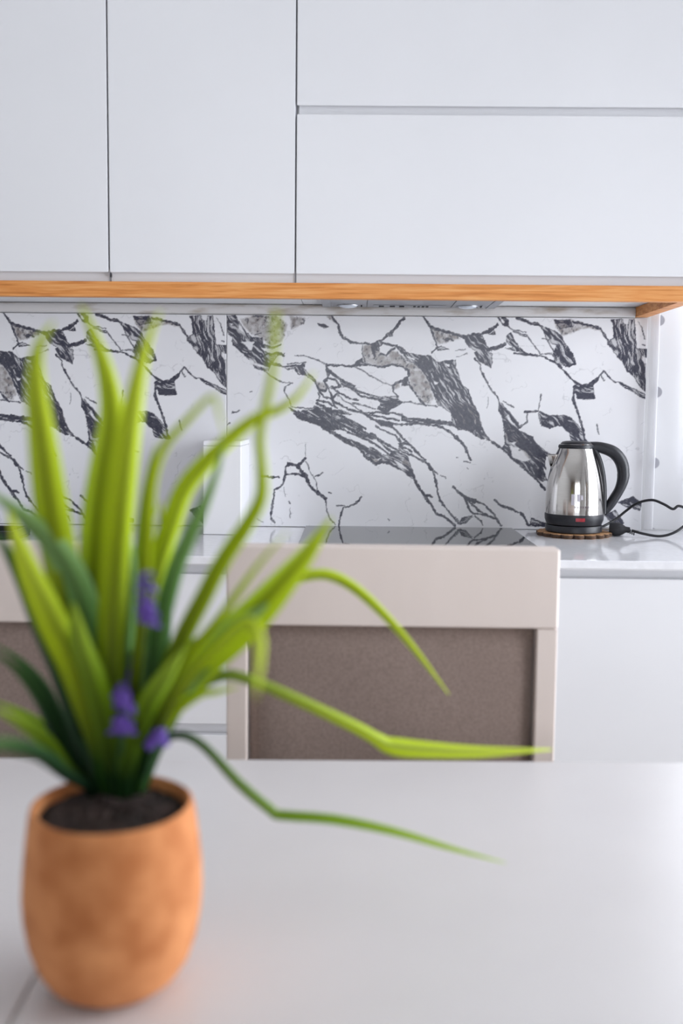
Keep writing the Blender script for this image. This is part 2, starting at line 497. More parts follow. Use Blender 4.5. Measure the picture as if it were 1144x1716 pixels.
# veins: crop, width in px, points
VEIN = [
 ('A',2,[(330,600),(420,640),(500,700),(580,750),(680,775),(730,785)]), ('A',2,[(700,790),(655,815),(650,870),(690,940),(720,1020),(800,1040),(900,1045),(990,1030)]),
 ('A',2,[(760,480),(900,500),(1000,530),(1090,580)]), ('A',2,[(680,575),(800,565),(880,555)]), ('A',2,[(500,560),(600,580),(680,630),(760,620)]),
 ('A',2,[(1000,880),(1020,920),(1000,990)]), ('A',3,[(1090,580),(1110,700),(1080,750)]), ('A',3,[(970,750),(1010,840),(1080,860),(1110,820)]),
 ('A',2,[(100,1088),(135,1085),(170,1065)]), ('A',2,[(45,1215),(60,1205)]), ('A',2,[(285,865),(300,865)]), ('A',2,[(320,70),(400,70)]),
 ('A',2.5,[(400,300),(420,370),(500,392),(560,390),(605,372)]), ('A',1.5,[(840,90),(855,110),(850,145)]), ('A',2,[(330,270),(400,240)]),
 ('B',3.5,[(100,60),(130,110),(170,160),(180,240),(220,290),(310,350),(360,350),(440,350),(520,370)]), ('B',4,[(860,95),(800,160),(740,230),(690,270),(620,325)]),
 ('B',3,[(640,345),(740,380),(790,380)]), ('B',3,[(615,470),(680,480),(720,430),(760,410)]), ('B',3,[(40,590),(200,590),(300,600),(350,580),(500,590),(620,600),(740,580)]),
 ('B',4,[(40,590),(70,680),(40,750)]), ('B',3,[(70,660),(160,720),(230,760),(340,810)]), ('B',2,[(330,600),(420,640),(520,700),(640,770),(740,800)]),
 ('B',3,[(740,580),(850,610),(910,640),(920,700),(850,750),(790,770),(750,810),(750,870),(800,920)]), ('B',3,[(920,800),(980,880),(1040,960),(1100,1020)]),
 ('B',2,[(850,980),(930,975),(1080,1010)]), ('B',3,[(160,870),(260,920),(380,960)]), ('B',2,[(260,970),(350,1030),(440,1090),(560,1090),(650,1100),(780,1100),(850,1110)]),
 ('B',3,[(20,750),(60,830),(100,920),(110,980),(160,1040)]), ('B',2,[(80,830),(160,850),(170,910)]), ('B',2,[(430,370),(425,460),(460,550)]),
 ('B',2,[(320,980),(420,1010),(560,1050)]), ('B',2,[(170,900),(220,960),(330,1000)]), ('B',2,[(540,520),(560,490),(550,440)]),
 ('C',3,[(50,70),(90,130),(130,190),(190,340),(200,400),(140,450)]), ('C',4,[(130,185),(250,220),(380,260),(480,290),(620,265),(720,240),(840,155)]),
 ('C',3,[(850,80),(900,150)]), ('C',5,[(900,80),(945,110),(930,160)]), ('C',2,[(940,160),(1000,210),(1144,240)]), ('C',5,[(740,420),(850,400),(920,370)]),
 ('C',2,[(1010,230),(1144,290)]), ('C',2.5,[(600,520),(660,580),(660,640),(760,820),(850,940),(860,1000)]), ('C',2,[(900,975),(1015,1030)]),
 ('C',3,[(860,990),(860,1060),(900,1140)]), ('C',4,[(0,1170),(200,1180),(350,1190)]), ('C',2,[(0,1000),(60,1010),(200,1020)]), ('C',1.5,[(410,500),(520,460)]), ('C',1.5,[(400,430),(500,420)]),
 ('C',3,[(290,320),(340,310),(370,330)]), ('C',1,[(740,920),(735,1040)]), ('C',2,[(880,1000),(960,1080),(1080,1240)]),
 ('D',4,[(20,65),(130,110),(200,120)]), ('D',3,[(490,100),(640,130),(720,160),(760,230),(800,300)]), ('D',2,[(0,180),(100,210),(160,290),(220,370)]),
 ('D',3,[(0,360),(120,370),(220,380),(330,430),(400,490),(500,600),(560,630)]), ('D',2,[(220,370),(310,360),(350,420)]), ('D',3.5,[(500,640),(490,760),(520,830),(560,960),(600,1100)]),
 ('D',2.5,[(690,570),(745,510),(780,560),(840,600)]), ('D',2,[(720,540),(745,590)]), ('D',2,[(220,700),(200,840),(210,900),(230,960)]), ('D',3,[(80,850),(190,845)]),
 ('D',2,[(105,850),(105,930),(50,970),(0,920)]), ('D',1.5,[(690,950),(700,1030)]), ('D',3,[(440,310),(490,380),(500,450),(430,470)]), ('D',2,[(235,235),(290,245)]),
 ('D',5,[(560,632),(620,630),(690,575)]), ('D',2,[(1030,100),(1060,150),(1085,240)]), ('D',2,[(1060,290),(1085,300)]),
 ('E',4,[(690,120),(800,190),(950,270),(1000,340),(1090,400)]), ('E',4,[(310,430),(330,400),(400,410),(450,380),(480,350)]), ('E',1,[(480,350),(480,230)]),
 ('E',2.5,[(310,430),(300,500),(270,590),(210,630),(200,720),(180,790),(180,880),(210,915)]), ('E',3,[(310,495),(420,490),(490,530)]), ('E',5,[(410,420),(470,500),(520,590),(600,660),(650,700)]),
 ('E',2,[(650,700),(660,800),(690,880),(740,925)]), ('E',3,[(100,510),(170,515),(250,515)]), ('E',2.5,[(560,510),(600,495),(630,475)]), ('E',2.5,[(685,655),(705,657)]),
 ('E',2.5,[(960,690),(920,740),(860,770),(810,780),(780,850),(765,930)]), ('E',2,[(750,765),(820,765)]), ('E',2,[(330,720),(345,740)]), ('E',1,[(350,780),(345,870)]),
 ('E',1.5,[(480,380),(510,450),(570,560),(580,620)]), ('E',1,[(60,880),(110,905)]), ('E',1,[(290,600),(305,680)]),
 ('F',4,[(440,700),(500,830),(560,940),(640,1040),(700,1140),(800,1190),(900,1265)]), ('F',3,[(230,220),(350,350),(420,420),(500,500),(580,580)]),
 ('F',3,[(430,510),(520,570),(600,610),(660,690),(690,780),(710,890),(740,1000),(820,1110),(940,1250)]), ('F',1.5,[(740,740),(790,750),(800,775)]),
 ('F',3,[(70,350),(150,430),(220,480),(290,490)]), ('F',2.5,[(60,220),(170,280),(260,310),(310,380)]), ('F',3,[(0,140),(100,160),(200,190),(340,195),(480,190),(620,200),(730,220)]),
 ('F',3.5,[(730,220),(850,280),(950,380),(1010,450),(1060,570)]), ('F',3,[(880,860),(1000,960),(1060,1110),(1110,1150)]), ('F',3,[(590,950),(630,945),(655,965)]),
 ('F',3,[(0,80),(120,70),(240,80),(330,100)]), ('F',2,[(915,545),(935,548)]), ('F',2,[(1000,590),(1060,600)]), ('F',2,[(1025,665),(1035,668)]), ('F',1.5,[(190,1200),(200,1215)]),
 ('F',4,[(0,300),(40,300),(45,340),(0,340)]),
 ('G',3.5,[(400,380),(500,450),(600,540),(740,660),(880,780),(970,890)]), ('G',3,[(0,870),(100,960),(240,1010),(330,1060),(410,1140),(500,1270)]),
 ('G',4,[(110,970),(150,1080),(200,1140)]), ('G',5,[(110,980),(220,1020)]), ('G',3,[(150,1000),(250,1100),(330,1150),(420,1190)]), ('G',3,[(200,1140),(300,1150),(410,1190)]),
 ('G',2.5,[(220,1170),(280,1220),(300,1270)]), ('G',4,[(430,1000),(500,1060),(600,1090),(680,1130)]), ('G',3.5,[(700,1130),(750,1180),(780,1260)]), ('G',3.5,[(20,320),(100,420),(160,550)]),
 ('G',2,[(210,990),(230,990)]), ('G',1.5,[(770,70),(775,180),(700,220)]), ('G',3,[(580,420),(600,520)]), ('G',2,[(700,470),(690,475)]),
 ('G',2,[(900,780),(990,790)]), ('G',2,[(0,1180),(60,1250)]),
 ('H',2,[(560,120),(565,140)]),
 ('I',4,[(490,560),(560,600),(640,640),(720,680)]), ('I',5,[(480,580),(570,640),(690,710),(760,720)]), ('I',3,[(540,400),(620,460),(700,530),(780,540)]),
 ('I',3,[(560,540),(640,590),(760,620),(880,640)]), ('I',5,[(400,600),(470,640),(560,700),(640,740)]), ('I',3,[(500,500),(520,530),(560,540),(590,510),(560,480)]),
 ('I',3,[(540,440),(580,450),(600,480),(560,490)]), ('I',3,[(490,545),(540,555),(580,580)]), ('I',3,[(600,640),(700,690),(760,720),(850,770),(880,790)]),
 ('I',3,[(880,730),(900,770),(940,790)]), ('I',3,[(610,470),(680,500),(740,520)]), ('I',3,[(700,600),(780,650),(850,660)]), ('I',3,[(640,700),(740,740),(830,800)]),
 ('I',2,[(160,300),(230,340),(300,380)]), ('I',3,[(240,330),(300,320),(330,330)]), ('I',3,[(260,370),(330,385),(430,380)]),
]


def value_noise(x, y, seed):
    """smooth value noise in numpy"""
    xi = np.floor(x).astype(np.int64); yi = np.floor(y).astype(np.int64)
    fx = x - xi; fy = y - yi
    fx = fx * fx * (3 - 2 * fx); fy = fy * fy * (3 - 2 * fy)

    def h(a, b):
        n = (a * 374761393 + b * 668265263 + seed * 1442695041) & 0xFFFFFFFF
        n = ((n ^ (n >> 13)) * 1274126177) & 0xFFFFFFFF
        return ((n ^ (n >> 16)) & 0xFFFF) / 65535.0
    return (h(xi, yi) * (1 - fx) + h(xi + 1, yi) * fx) * (1 - fy) + (h(xi, yi + 1) * (1 - fx) + h(xi + 1, yi + 1) * fx) * fy


def fbm(x, y, seed, o=3):
    s = 0; a = 0.5; t = 0
    for i in range(o):
        s = s + a * value_noise(x, y, seed + i * 17); t += a
        x = x * 2.03; y = y * 2.03; a *= 0.5
    return s / t


def sstep(a, b, v):
    t = np.clip((v - a) / (b - a), 0, 1)
    return t * t * (3 - 2 * t)


def marble_mesh():
    """panel grid in local metres (x right, z up, face towards -y); vein depth kept per vertex"""
    W, H = MX1 - MX0, MZ1 - MZ0
    NX, NZ = 640, 324
    gx = np.linspace(0, W, NX); gz = np.linspace(0, H, NZ)
    X, Z = np.meshgrid(gx, gz)
    # stone coordinates in millimetres
    S = 1000.0
    U = X * S; V = Z * S
    mmpx = W * S / 696.5        # mm per traced pixel

    def conv(cr, pts):
        ox, oy, s = CR[cr]
        out = []
        for (a, b) in pts:
            p = onY(ox + a / s, oy + b / s, WY)
            out.append(((p.x - MX0) * S, (p.z - MZ0) * S))
        return np.array(out)
    # wobble the edges a little so they look like stone
    wu = (fbm(U / 14, V / 14, 3) - .5) * 5 + (fbm(U / 4, V / 4, 5, 2) - .5) * 3.0
    wv = (fbm(U / 14, V / 14, 9) - .5) * 5 + (fbm(U / 4, V / 4, 11, 2) - .5) * 3.0
    Uw = U + wu; Vw = V + wv

    def window_(p, m):
        x0, y0 = p.min(0) - m; x1, y1 = p.max(0) + m
        i0 = np.searchsorted(gx * S, x0); i1 = np.searchsorted(gx * S, x1)
        j0 = np.searchsorted(gz * S, y0); j1 = np.searchsorted(gz * S, y1)
        return slice(j0, j1), slice(i0, i1)

    def segdist(u, v, p, closed):
        d = np.full(u.shape, 1e9)
        n = len(p)
        for i in range(n if closed else n - 1):
            a = p[i]; b = p[(i + 1) % n]
            ab = b - a; L = (ab ** 2).sum() + 1e-9
            t = np.clip(((u - a[0]) * ab[0] + (v - a[1]) * ab[1]) / L, 0, 1)
            d = np.minimum(d, (u - a[0] - t * ab[0]) ** 2 + (v - a[1] - t * ab[1]) ** 2)
        return np.sqrt(d)

    def inside(u, v, p):
        r = np.zeros(u.shape, bool)
        n = len(p)
        for i in range(n):
            x1, y1 = p[i]; x2, y2 = p[(i + 1) % n]
            c = ((y1 > v) != (y2 > v))
            xx = (x2 - x1) * (v - y1) / (y2 - y1 + 1e-12) + x1
            r ^= c & (u < xx)
        return r
    dark = np.zeros(X.shape); tint = np.zeros(X.shape)
    for cr, pts in TINT:
        p = conv(cr, pts); w = window_(p, 14)
        u, v = Uw[w], Vw[w]
        d = segdist(u, v, p, True); s = np.where(inside(u, v, p), d, -d)
        tint[w] = np.maximum(tint[w], sstep(-2.5, 4.0, s) * (0.20 + 1.1 * fbm(u / 9, v / 9, 31)))
    speck = sstep(0.60, 0.70, fbm(U / 5, V / 7, 151, 3)) * 0.75
    dark = np.maximum(dark, speck * np.clip(tint * 1.6, 0, 1))
    for cr, ang, pts in DARK:
        p = conv(cr, pts); w = window_(p, 12)
        u, v = Uw[w], Vw[w]
        d = segdist(u, v, p, True); ins = inside(u, v, p); s = np.where(ins, d, -d)
        a = math.radians(-ang)
        bend = (fbm(U[w] / 40, V[w] / 40, 71) - .5) * 22
        al = (U[w] * math.cos(a) + V[w] * math.sin(a)); ac = (-U[w] * math.sin(a) + V[w] * math.cos(a)) + bend
        st = fbm(al / 26, ac / 3.6, 41, 3)
        st2 = fbm(al / 12, ac / 1.9, 57, 2)
        body = 0.34 + 0.66 * sstep(0.66, 0.50, 0.65 * st + 0.35 * st2)
        edge = sstep(3.2, 0.6, d) * ins
        val = sstep(-1.6, 0.3, s) * np.maximum(body, edge * 0.95)
        dark[w] = np.maximum(dark[w], val)
    for cr, pts in WHITE:
        p = conv(cr, pts); w = window_(p, 8)
        u, v = Uw[w], Vw[w]
        d = segdist(u, v, p, True); s = np.where(inside(u, v, p), d, -d)
        dark[w] *= 1 - 0.92 * sstep(-1.2, 1.2, s)
    for cr, wd_, pts in VEIN:
        p = conv(cr, pts); w = window_(p, 12)
        u, v = Uw[w], Vw[w]
        d = segdist(u, v, p, False)
        hw = 0.58 * wd_ * mmpx * (0.45 + 1.1 * fbm(U[w] / 8, V[w] / 8, 83, 2))
        val = sstep(0.9, -0.7, d - hw) * (0.55 + 0.45 * min(1, wd_ / 3)) * (0.75 + 0.5 * fbm(U[w] / 5, V[w] / 5, 91, 2))
        dark[w] = np.maximum(dark[w], np.clip(val, 0, 1))
    # faint hairlines and flecks all over
    f = fbm(U / 60, V / 60, 101, 4)
    faint = sstep(0.012, 0.0, np.abs(f - 0.5)) * sstep(0.5, 0.62, fbm(U / 30, V / 30, 111, 2)) * 0.22
    dark = np.maximum(dark, faint)
    cloud = fbm(U / 120, V / 120, 121, 4)

    nv = NX * NZ
    T = 0.011
    co = np.zeros((nv + 4, 3), np.float32)
    co[:nv, 0] = X.ravel(); co[:nv, 2] = Z.ravel(); co[:nv, 1] = -T
    co[nv:] = [(0, 0, 0), (W, 0, 0), (0, 0, H), (W, 0, H)]
    idx = np.arange(nv).reshape(NZ, NX)
    q = np.stack([idx[:-1, :-1], idx[:-1, 1:], idx[1:, 1:], idx[1:, :-1]], -1).reshape(-1, 4)
    faces_extra = [[nv + 1, nv, nv + 2, nv + 3],
                   list(idx[0, ::-1]) + [nv, nv + 1], list(idx[-1, :]) + [nv + 3, nv + 2],
                   list(idx[:, 0]) + [nv + 2, nv], list(idx[::-1, -1]) + [nv + 1, nv + 3]]
    loops = [q.ravel()] + [np.array(f_) for f_ in faces_extra]
    sizes = [4] * len(q) + [len(f_) for f_ in faces_extra]
    loops = np.concatenate(loops).astype(np.int32)
    starts = np.concatenate([[0], np.cumsum(sizes)[:-1]]).astype(np.int32)
    me = bpy.data.meshes.new('marble_panel')
    me.vertices.add(nv + 4); me.vertices.foreach_set('co', co.ravel())
    me.loops.add(len(loops)); me.loops.foreach_set('vertex_index', loops)
    me.polygons.add(len(sizes)); me.polygons.foreach_set('loop_start', starts)
    me.update(calc_edges=True)
    me.validate()
    for nm, arr in (('vein', dark), ('tint', tint), ('cloud', cloud)):
        at = me.attributes.new(nm, 'FLOAT', 'POINT')
        at.data.foreach_set('value', np.concatenate([arr.ravel(), np.zeros(4)]).astype(np.float32))
    return me


def marble_mat():
    m = mat('veined_marble', (0.8, 0.8, 0.8), 0.22)
    nt, b, new, link = nodes(m)

    def attr(n):
        a = new('ShaderNodeAttribute'); a.attribute_name = n
        return a.outputs['Fac']

    def mix(fac, a, c):
        x = new('ShaderNodeMix'); x.data_type = 'RGBA'
        link(fac, x.inputs[0])
        for i, v in ((6, a), (7, c)):
            if isinstance(v, tuple): x.inputs[i].default_value = (*v, 1)
            else: link(v, x.inputs[i])
        return x.outputs[2]
    tc = new('ShaderNodeTexCoord')
    n = new('ShaderNodeTexNoise'); n.inputs['Scale'].default_value = 160; n.inputs['Detail'].default_value = 5
    link(tc.outputs['Object'], n.inputs['Vector'])
    base = mix(attr('cloud'), (0.82, 0.82, 0.855), (0.88, 0.88, 0.905))
    dk = mix(n.outputs['Fac'], (0.022, 0.025, 0.048), (0.105, 0.105, 0.135))
    c1 = mix(attr('tint'), base, (0.29, 0.265, 0.26))
    c2 = mix(attr('vein'), c1, dk)
    link(c2, b.inputs['Base Color'])
    return m


mroot = thing('marble_backsplash', 'white marble backsplash panels with dark blue grey veins behind the worktop', 'backsplash', (MX0, WY, MZ0))
mm = marble_mesh(); mm.materials.append(marble_mat())
PW = MX1 - MX0
for k in range(2):
    o = bpy.data.objects.new('panel', mm); C.objects.link(o); o.parent = mroot
    o.location = (-k * (PW + 0.0012), 0, 0)
tag(mroot, kind='structure')

# ------------------------------------------------------------------ wall trim above the marble
UF = 2.10                       # front face of the wall cabinet doors
ZU = onY(1062, 515.5, WY).z     # underside of the wall cabinets
OZ0 = onY(560, 500.5, UF).z; OZ1 = onY(560, 474.5, UF).z     # oak rail
DZ0 = onY(560, 459.5, UF).z     # lower edge of the doors
XE0 = onY(1062, 525, WY).x; XE1 = MX1        # oak end panel
bm = NB()
prof = [(0, MZ1 + .0015), (-.012, MZ1 + .0015), (-.017, MZ1 + .004), (-.019, (MZ1 + ZU) / 2), (-.017, ZU - .005), (-.012, ZU - .001), (0, ZU - .001)]
x0, x1 = MX0 - PW, XE0 - 0.001
A = [bm.verts.new((x0, WY + y, z)) for y, z in prof]; B = [bm.verts.new((x1, WY + y, z)) for y, z in prof]
for i in range(len(prof)):
    j = (i + 1) % len(prof); bm.faces.new((A[i], A[j], B[j], B[i]))
bm.faces.new(A); bm.faces.new(B[::-1])
o = obj('trim_1', bm, M['trim'], smooth=50)
tag(o, 'stained pale strip along the wall above the marble', 'trim', kind='structure')

# ------------------------------------------------------------------ wall cabinets
XA = onY(181, 300, UF).x; XB = onY(495.3, 300, UF).x
XG = 0.0016
CZ1 = 2.45
ZS0 = onY(820, 193, UF).z; ZS1 = onY(820, 179, UF).z     # handle groove between the two flaps
XEND = XE1


def door(bm, x0, x1, z0, z1, jb=True):
    """front 19 mm thick with a slanted grip edge at the bottom"""
    t = 0.019
    sl = 0.010 if jb else 0.0
    v = [(x0, UF, z0), (x0, UF + t, z0 + sl), (x0, UF + t, z1), (x0, UF, z1)]
    a = [bm.verts.new(p) for p in v]; b = [bm.verts.new((x1, p[1], p[2])) for p in v]
    for i in range(4): bm.faces.new((a[i], a[(i + 1) % 4], b[(i + 1) % 4], b[i]))
    bm.faces.new(a[::-1]); bm.faces.new(b)
    bmesh.ops.bevel(bm, geom=list(bm.edges), offset=0.0012, segments=2, affect='EDGES')
    return bm


def shift(bm, dx, dy, dz):
    for v in bm.verts: v.co += Vector((dx, dy, dz))
    return bm


def wall_cabinet(x0, x1, label, flaps, name='wall_cabinet'):
    xc = (x0 + x1) / 2
    base = (xc, WY, ZU)
    root = thing(name, label, 'cabinet', base, group='white wall cabinets over the worktop')
    d = (-xc, -WY, -ZU)
    g = XG
    y0 = UF + 0.0225
    obj('body', shift(box(NB(), x0 + .0006, x1 - .0006, y0, WY, ZU, CZ1, 0.0008), *d), M['white_in'], root)
    # recessed grip strip under the doors
    obj('grip_channel', shift(box(NB(), x0 + g, x1 - g, UF + .014, y0 - .0005, OZ1 + .0006, DZ0 + .0065), *d), M['white'], root)
    if flaps:
        obj('door', shift(door(NB(), x0 + g, x1 - g, DZ0, ZS0), *d), M['white'], root)
        obj('door', shift(door(NB(), x0 + g, x1 - g, ZS1, CZ1), *d), M['white'], root)
        obj('grip_channel', shift(box(NB(), x0 + g + .004, x1 - g, UF + .0135, y0 - .0005, ZS0 - .002, ZS1 + .0065), *d), M['white'], root)
    else:
        obj('door', shift(door(NB(), x0 + g, x1 - g, DZ0, CZ1), *d), M['white'], root)
    obj('edge_strip', shift(box(NB(), x1 - .0016, x1 + .0004, UF + .012, y0 - .0008, OZ1 + .001, CZ1), *d), M['gap'], root)
    return root


w1 = wall_cabinet(MX0 - PW + .01, XA, 'white wall cabinet at the left edge above the leaf tips', False)
w2 = wall_cabinet(XA, XB, 'white wall cabinet with one plain door left of the flap doors', False)
w3 = wall_cabinet(XB, XEND, 'wide white wall cabinet with two stacked flap doors above the hood', True)
ep = XE0
# end side panel closing the grip channels on the right
o = obj('side_panel', shift(box(NB(), XEND - .0005, XEND + .016, UF + .004, WY, OZ1 + .001, CZ1, .001), -(XB + XEND) / 2, -WY, -ZU), M['white'], w3)
o = obj('hinge_stop', shift(box(NB(), XA + .0016, XA + .0036, UF + .004, UF + .012, DZ0 - .009, DZ0 - .001), -(XA + XB) / 2, -WY, -ZU), M['blackplastic'], w2)

# oak frame below the wall cabinets
pr = thing('oak_pelmet', 'golden oak rail running below the white wall cabinets', 'pelmet', (0, UF, OZ0))
obj('front_rail', shift(box(NB(), MX0 - PW, XE1, UF - .001, UF + .0205, OZ0, OZ1, .001), 0, -UF, -OZ0), M['oak'], pr)
obj('end_panel', shift(box(NB(), XE0, XE1, UF + .0207, WY - .0005, OZ0 + .0004, ZU - .0006, .001), 0, -UF, -OZ0), M['oak'], pr)

# built-in hood
hx0, hx1 = onY(540, 513, 2.415).x, onY(829, 513, 2.415).x
hr = thing('cooker_hood', 'grey built-in cooker hood with two round lamps under the cabinet', 'cooker hood', ((hx0 + hx1) / 2, 2.30, ZU - .008))
hc = (hx0 + hx1) / 2
HW = (hx1 - hx0) / 2
HZ = ZU - .0075


def hb(bm): return shift(bm, -hc, -2.30, -(ZU - .008))


obj('body', hb(box(NB(), hc - HW, hc + HW, 2.145, 2.424, HZ, ZU - .0004, .001)), M['hoodsteel'], hr)
obj('control_panel', hb(box(NB(), hc - .085, hc + .085, 2.365, 2.405, HZ - .0012, HZ - .0001, .0004)), M['hoodsteel'], hr)
for i, bx_ in enumerate((-.066, -.040, -.018, .012, .022, .032, .042)):
    obj('button', hb(box(NB(), hc + bx_ - (.006 if i < 3 else .003), hc + bx_ + (.006 if i < 3 else .003), 2.377, 2.392, HZ - .0032, HZ - .0013, .0006)),
        M['blackplastic'], hr)
for px in (583, 783):
    c = onY(px, 507.5, 2.385)
    bm = NB()
    lathe(bm, [(0.0001, HZ - .0065), (.012, HZ - .006), (.020, HZ - .0035), (.023, HZ - .0005), (.0001, HZ - .0004)], 28, (c.x, 2.385))
    l = obj('lamp', hb(bm), M['lens'], hr, 40)
    bm = NB()
    lathe(bm, [(.0235, HZ - .0002), (.0235, HZ - .002), (.0265, HZ - .002), (.027, HZ - .0002)], 28, (c.x, 2.385))
    obj('lamp_ring', hb(bm), M['hoodsteel'], hr, 40)
    obj('lamp_latch', hb(box(NB(), c.x + .030, c.x + .0335, 2.378, 2.392, HZ - .003, HZ - .0001)), M['blackplastic'], hr)
for sx in (-1, 1):
    obj('filter_seam', hb(box(NB(), hc + sx * .100 - .0009, hc + sx * .100 + .0009, 2.16, 2.41, HZ - .0010, HZ - .0001)), M['blackplastic'], hr)
    obj('end_cap', hb(box(NB(), hc + sx * (HW - .011) - .010, hc + sx * (HW - .011) + .010, 2.15, 2.42, HZ - .0012, HZ - .0001)), M['hoodsteel'], hr)

# ------------------------------------------------------------------ base cabinets and worktop
CY = onZ(1040, 940, CT).y       # front edge of the worktop
CX0, CX1 = MX0 - PW, 1.02
CTH = 0.0165
wt = thing('worktop', 'glossy white stone worktop running along the marble wall', 'worktop', ((CX0 + CX1) / 2, WY, CT - CTH))
obj('slab', shift(box(NB(), CX0, CX1, CY, WY + .010, CT - CTH, CT, .0022), -(CX0 + CX1) / 2, -WY, -(CT - CTH)), M['counter'], wt)
BF = CY + 0.012                 # base fronts
ZD1 = onY(1040, 970.5, BF).z    # top of base fronts
ZR0 = onY(345, 1232, BF).z; ZR1 = onY(345, 1213, BF).z


def base_unit(x0, x1, rows, label, cat='cabinet'):
    xc = (x0 + x1) / 2
    root = thing('base_cabinet', label, cat, (xc, WY, 0), group='white base cabinets under the worktop')
    zt = CT - CTH - .0005
    def L(bm): return shift(bm, -xc, -WY, 0)
    obj('body', L(box(NB(), x0 + .0005, x1 - .0005, BF + .045, WY, .10, zt)), M['white_in'], root)
    obj('plinth', L(box(NB(), x0 + .0005, x1 - .0005, BF + .06, BF + .076, 0.0, .099)), M['white_in'], root)
    obj('grip_channel', L(box(NB(), x0 + .0005, x1 - .0005, BF + .022, BF + .0445, ZD1 - .03, zt)), M['white'], root)
    obj('grip_lip', L(box(NB(), x0 + .0005, x1 - .0005, BF + .004, BF + .0215, zt - .004, zt)), M['white'], root)
    for z0, z1 in rows:
        obj('drawer_front' if len(rows) > 1 else 'door', L(box(NB(), x0 + .0015, x1 - .0015, BF, BF + .019, z0, z1, .0012)), M['white'], root)
    if len(rows) > 1:
        obj('grip_channel', L(box(NB(), x0 + .0005, x1 - .0005, BF + .022, BF + .0445, ZR0 - .03, ZR1 + .01)), M['white'], root)
    return root


X1_, X2_, X3_ = -0.80, -0.195, 0.388
two = [(ZR1, ZD1), (.105, ZR0)]
base_unit(CX0 + .004, X1_, two, 'white drawer cabinet at the far left of the worktop')
base_unit(X1_, X2_, two, 'white drawer cabinet seen between the two chairs')
base_unit(X2_, X3_, two, 'white base cabinet under the black hob')
base_unit(X3_, CX1 - .02, [(.105, ZD1)], 'white base cabinet with plain door right of the chair')

# hob
ha, hb_ = onZ(513, 881.5, CT).x, onZ(850, 882.5, CT).x
hobx = (ha + hb_) / 2
hr = thing('induction_hob', 'black glass induction hob set on the white worktop', 'hob', (hobx, 2.19, CT))
hw_ = (hb_ - ha) / 2
obj('glass_plate', box(NB(), -hw_, hw_, -.26, .238, .0004, .0052, .0012), M['hob'], hr)
obj('control_strip', box(NB(), -.12, .12, -.245, -.222, .0053, .0056), M['blackplastic'], hr)

# black tray at the far left of the worktop
tp_ = onZ(12, 906, CT)
tr = thing('serving_tray', 'black tray lying on the worktop behind the left chair', 'tray', (tp_.x - .17, tp_.y + .04, CT))
bm = NB(); box(bm, -.19, .19, -.055, .055, .0005, .006, .002)
obj('base', bm, M['blackplastic'], tr)
bm = NB()
for a in ((-.19, .19, -.0555, -.0475), (-.19, .19, .0475, .0555), (-.19, -.182, -.047, .047), (.182, .19, -.047, .047)):
    box(bm, *a, .0061, .022, .002)
obj('rim', bm, M['blackplastic'], tr)

# white container on the worktop
b0 = onZ(340, 896, CT); b1 = onZ(404, 896.6, CT)
bz = onY(404, 739, b0.y).z - CT
cw = b1.x - b0.x
ct = thing('storage_box', 'white upright box on the worktop left of the hob behind the leaves', 'box', ((b0.x + b1.x) / 2, b0.y + .10, CT))
bm = NB(); box(bm, -cw / 2, cw / 2, -.10, .10, .0004, bz - .012, .0025, 3)
obj('body', bm, M['boxwhite'], ct)
bm = NB(); box(bm, -cw / 2, cw / 2, -.10, .10, bz - .0117, bz, .0025, 3)
obj('lid', bm, M['boxwhite'], ct)


# ------------------------------------------------------------------ coaster, kettle, cord
kb = onZ(961.5, 895.6, CT + .0093)
KY = kb.y + 0.065
KX = onY(961.5, 860, KY).x
csr = thing('coaster', 'round wooden coaster of joined slices under the kettle', 'coaster', (KX, KY, CT))
bm = NB(); lathe(bm, [(0.0001, .0006), (.064, .0006), (.066, .002), (.066, .0075), (.064, .0088), (.0001, .0088)], 40)
obj('centre_disc', bm, M['cork'], csr, 40)
sl = None
for k in range(18):
    a = 2 * math.pi * (k + .35) / 18
    rr = 0.0128 + 0.0012 * math.sin(k * 2.3)
    bm = NB()
    lathe(bm, [(0.0001, .0006), (rr * .95, .0006), (rr, .0015), (rr, .0082), (rr * .93, .009), (0.0001, .009)], 16)
    s = obj('wood_slice', bm, M['cork'], csr, 40)
    s.location = (.0735 * math.cos(a), .0735 * math.sin(a), 0)
    bm = NB()
    lathe(bm, [(rr + .0001, .0012), (rr + .0009, .0018), (rr + .0009, .0078), (rr + .0001, .0084)], 16)
    obj('bark_ring', bm, M['bark'], s, 40)

KZ = CT + 0.0093
ks = KY / FPX / 7.15                   # metres per crop pixel used while measuring the kettle
kt = thing('electric_kettle', 'brushed steel electric kettle with black handle standing on the wooden coaster', 'kettle', (KX, KY, KZ))


def kz(y): return (1184 - y) * ks * .978


R0 = 345 * ks
bm = NB(); lathe(bm, [(0.0001, .0003), (R0 * .93, .0003), (R0 * .965, .002), (R0 * .975, kz(1110)), (R0 * .955, kz(1098)), (0.0001, kz(1096))], 56)
obj('power_base', bm, M['blackplastic'], kt, 35)
bm = NB(); lathe(bm, [(0.0001, kz(1094)), (R0 * .90, kz(1094)), (R0 * .94, kz(1086)), (R0 * 1.0, kz(1030)), (R0 * 1.008, kz(985)), (R0 * 1.004, kz(958)), (0.0001, kz(957))], 56)
rg = obj('bottom_ring', bm, M['blackplastic'], kt, 35)


def body_r(y):
    tab = [(160, 207), (180, 213), (250, 240), (330, 268), (400, 288), (500, 311), (600, 327), (700, 336), (800, 342), (900, 345), (957, 345)]
    for (a, ra), (b, rb) in zip(tab[:-1], tab[1:]):
        if y <= b:
            t = (y - a) / (b - a); return (ra + (rb - ra) * t) * ks
    return tab[-1][1] * ks


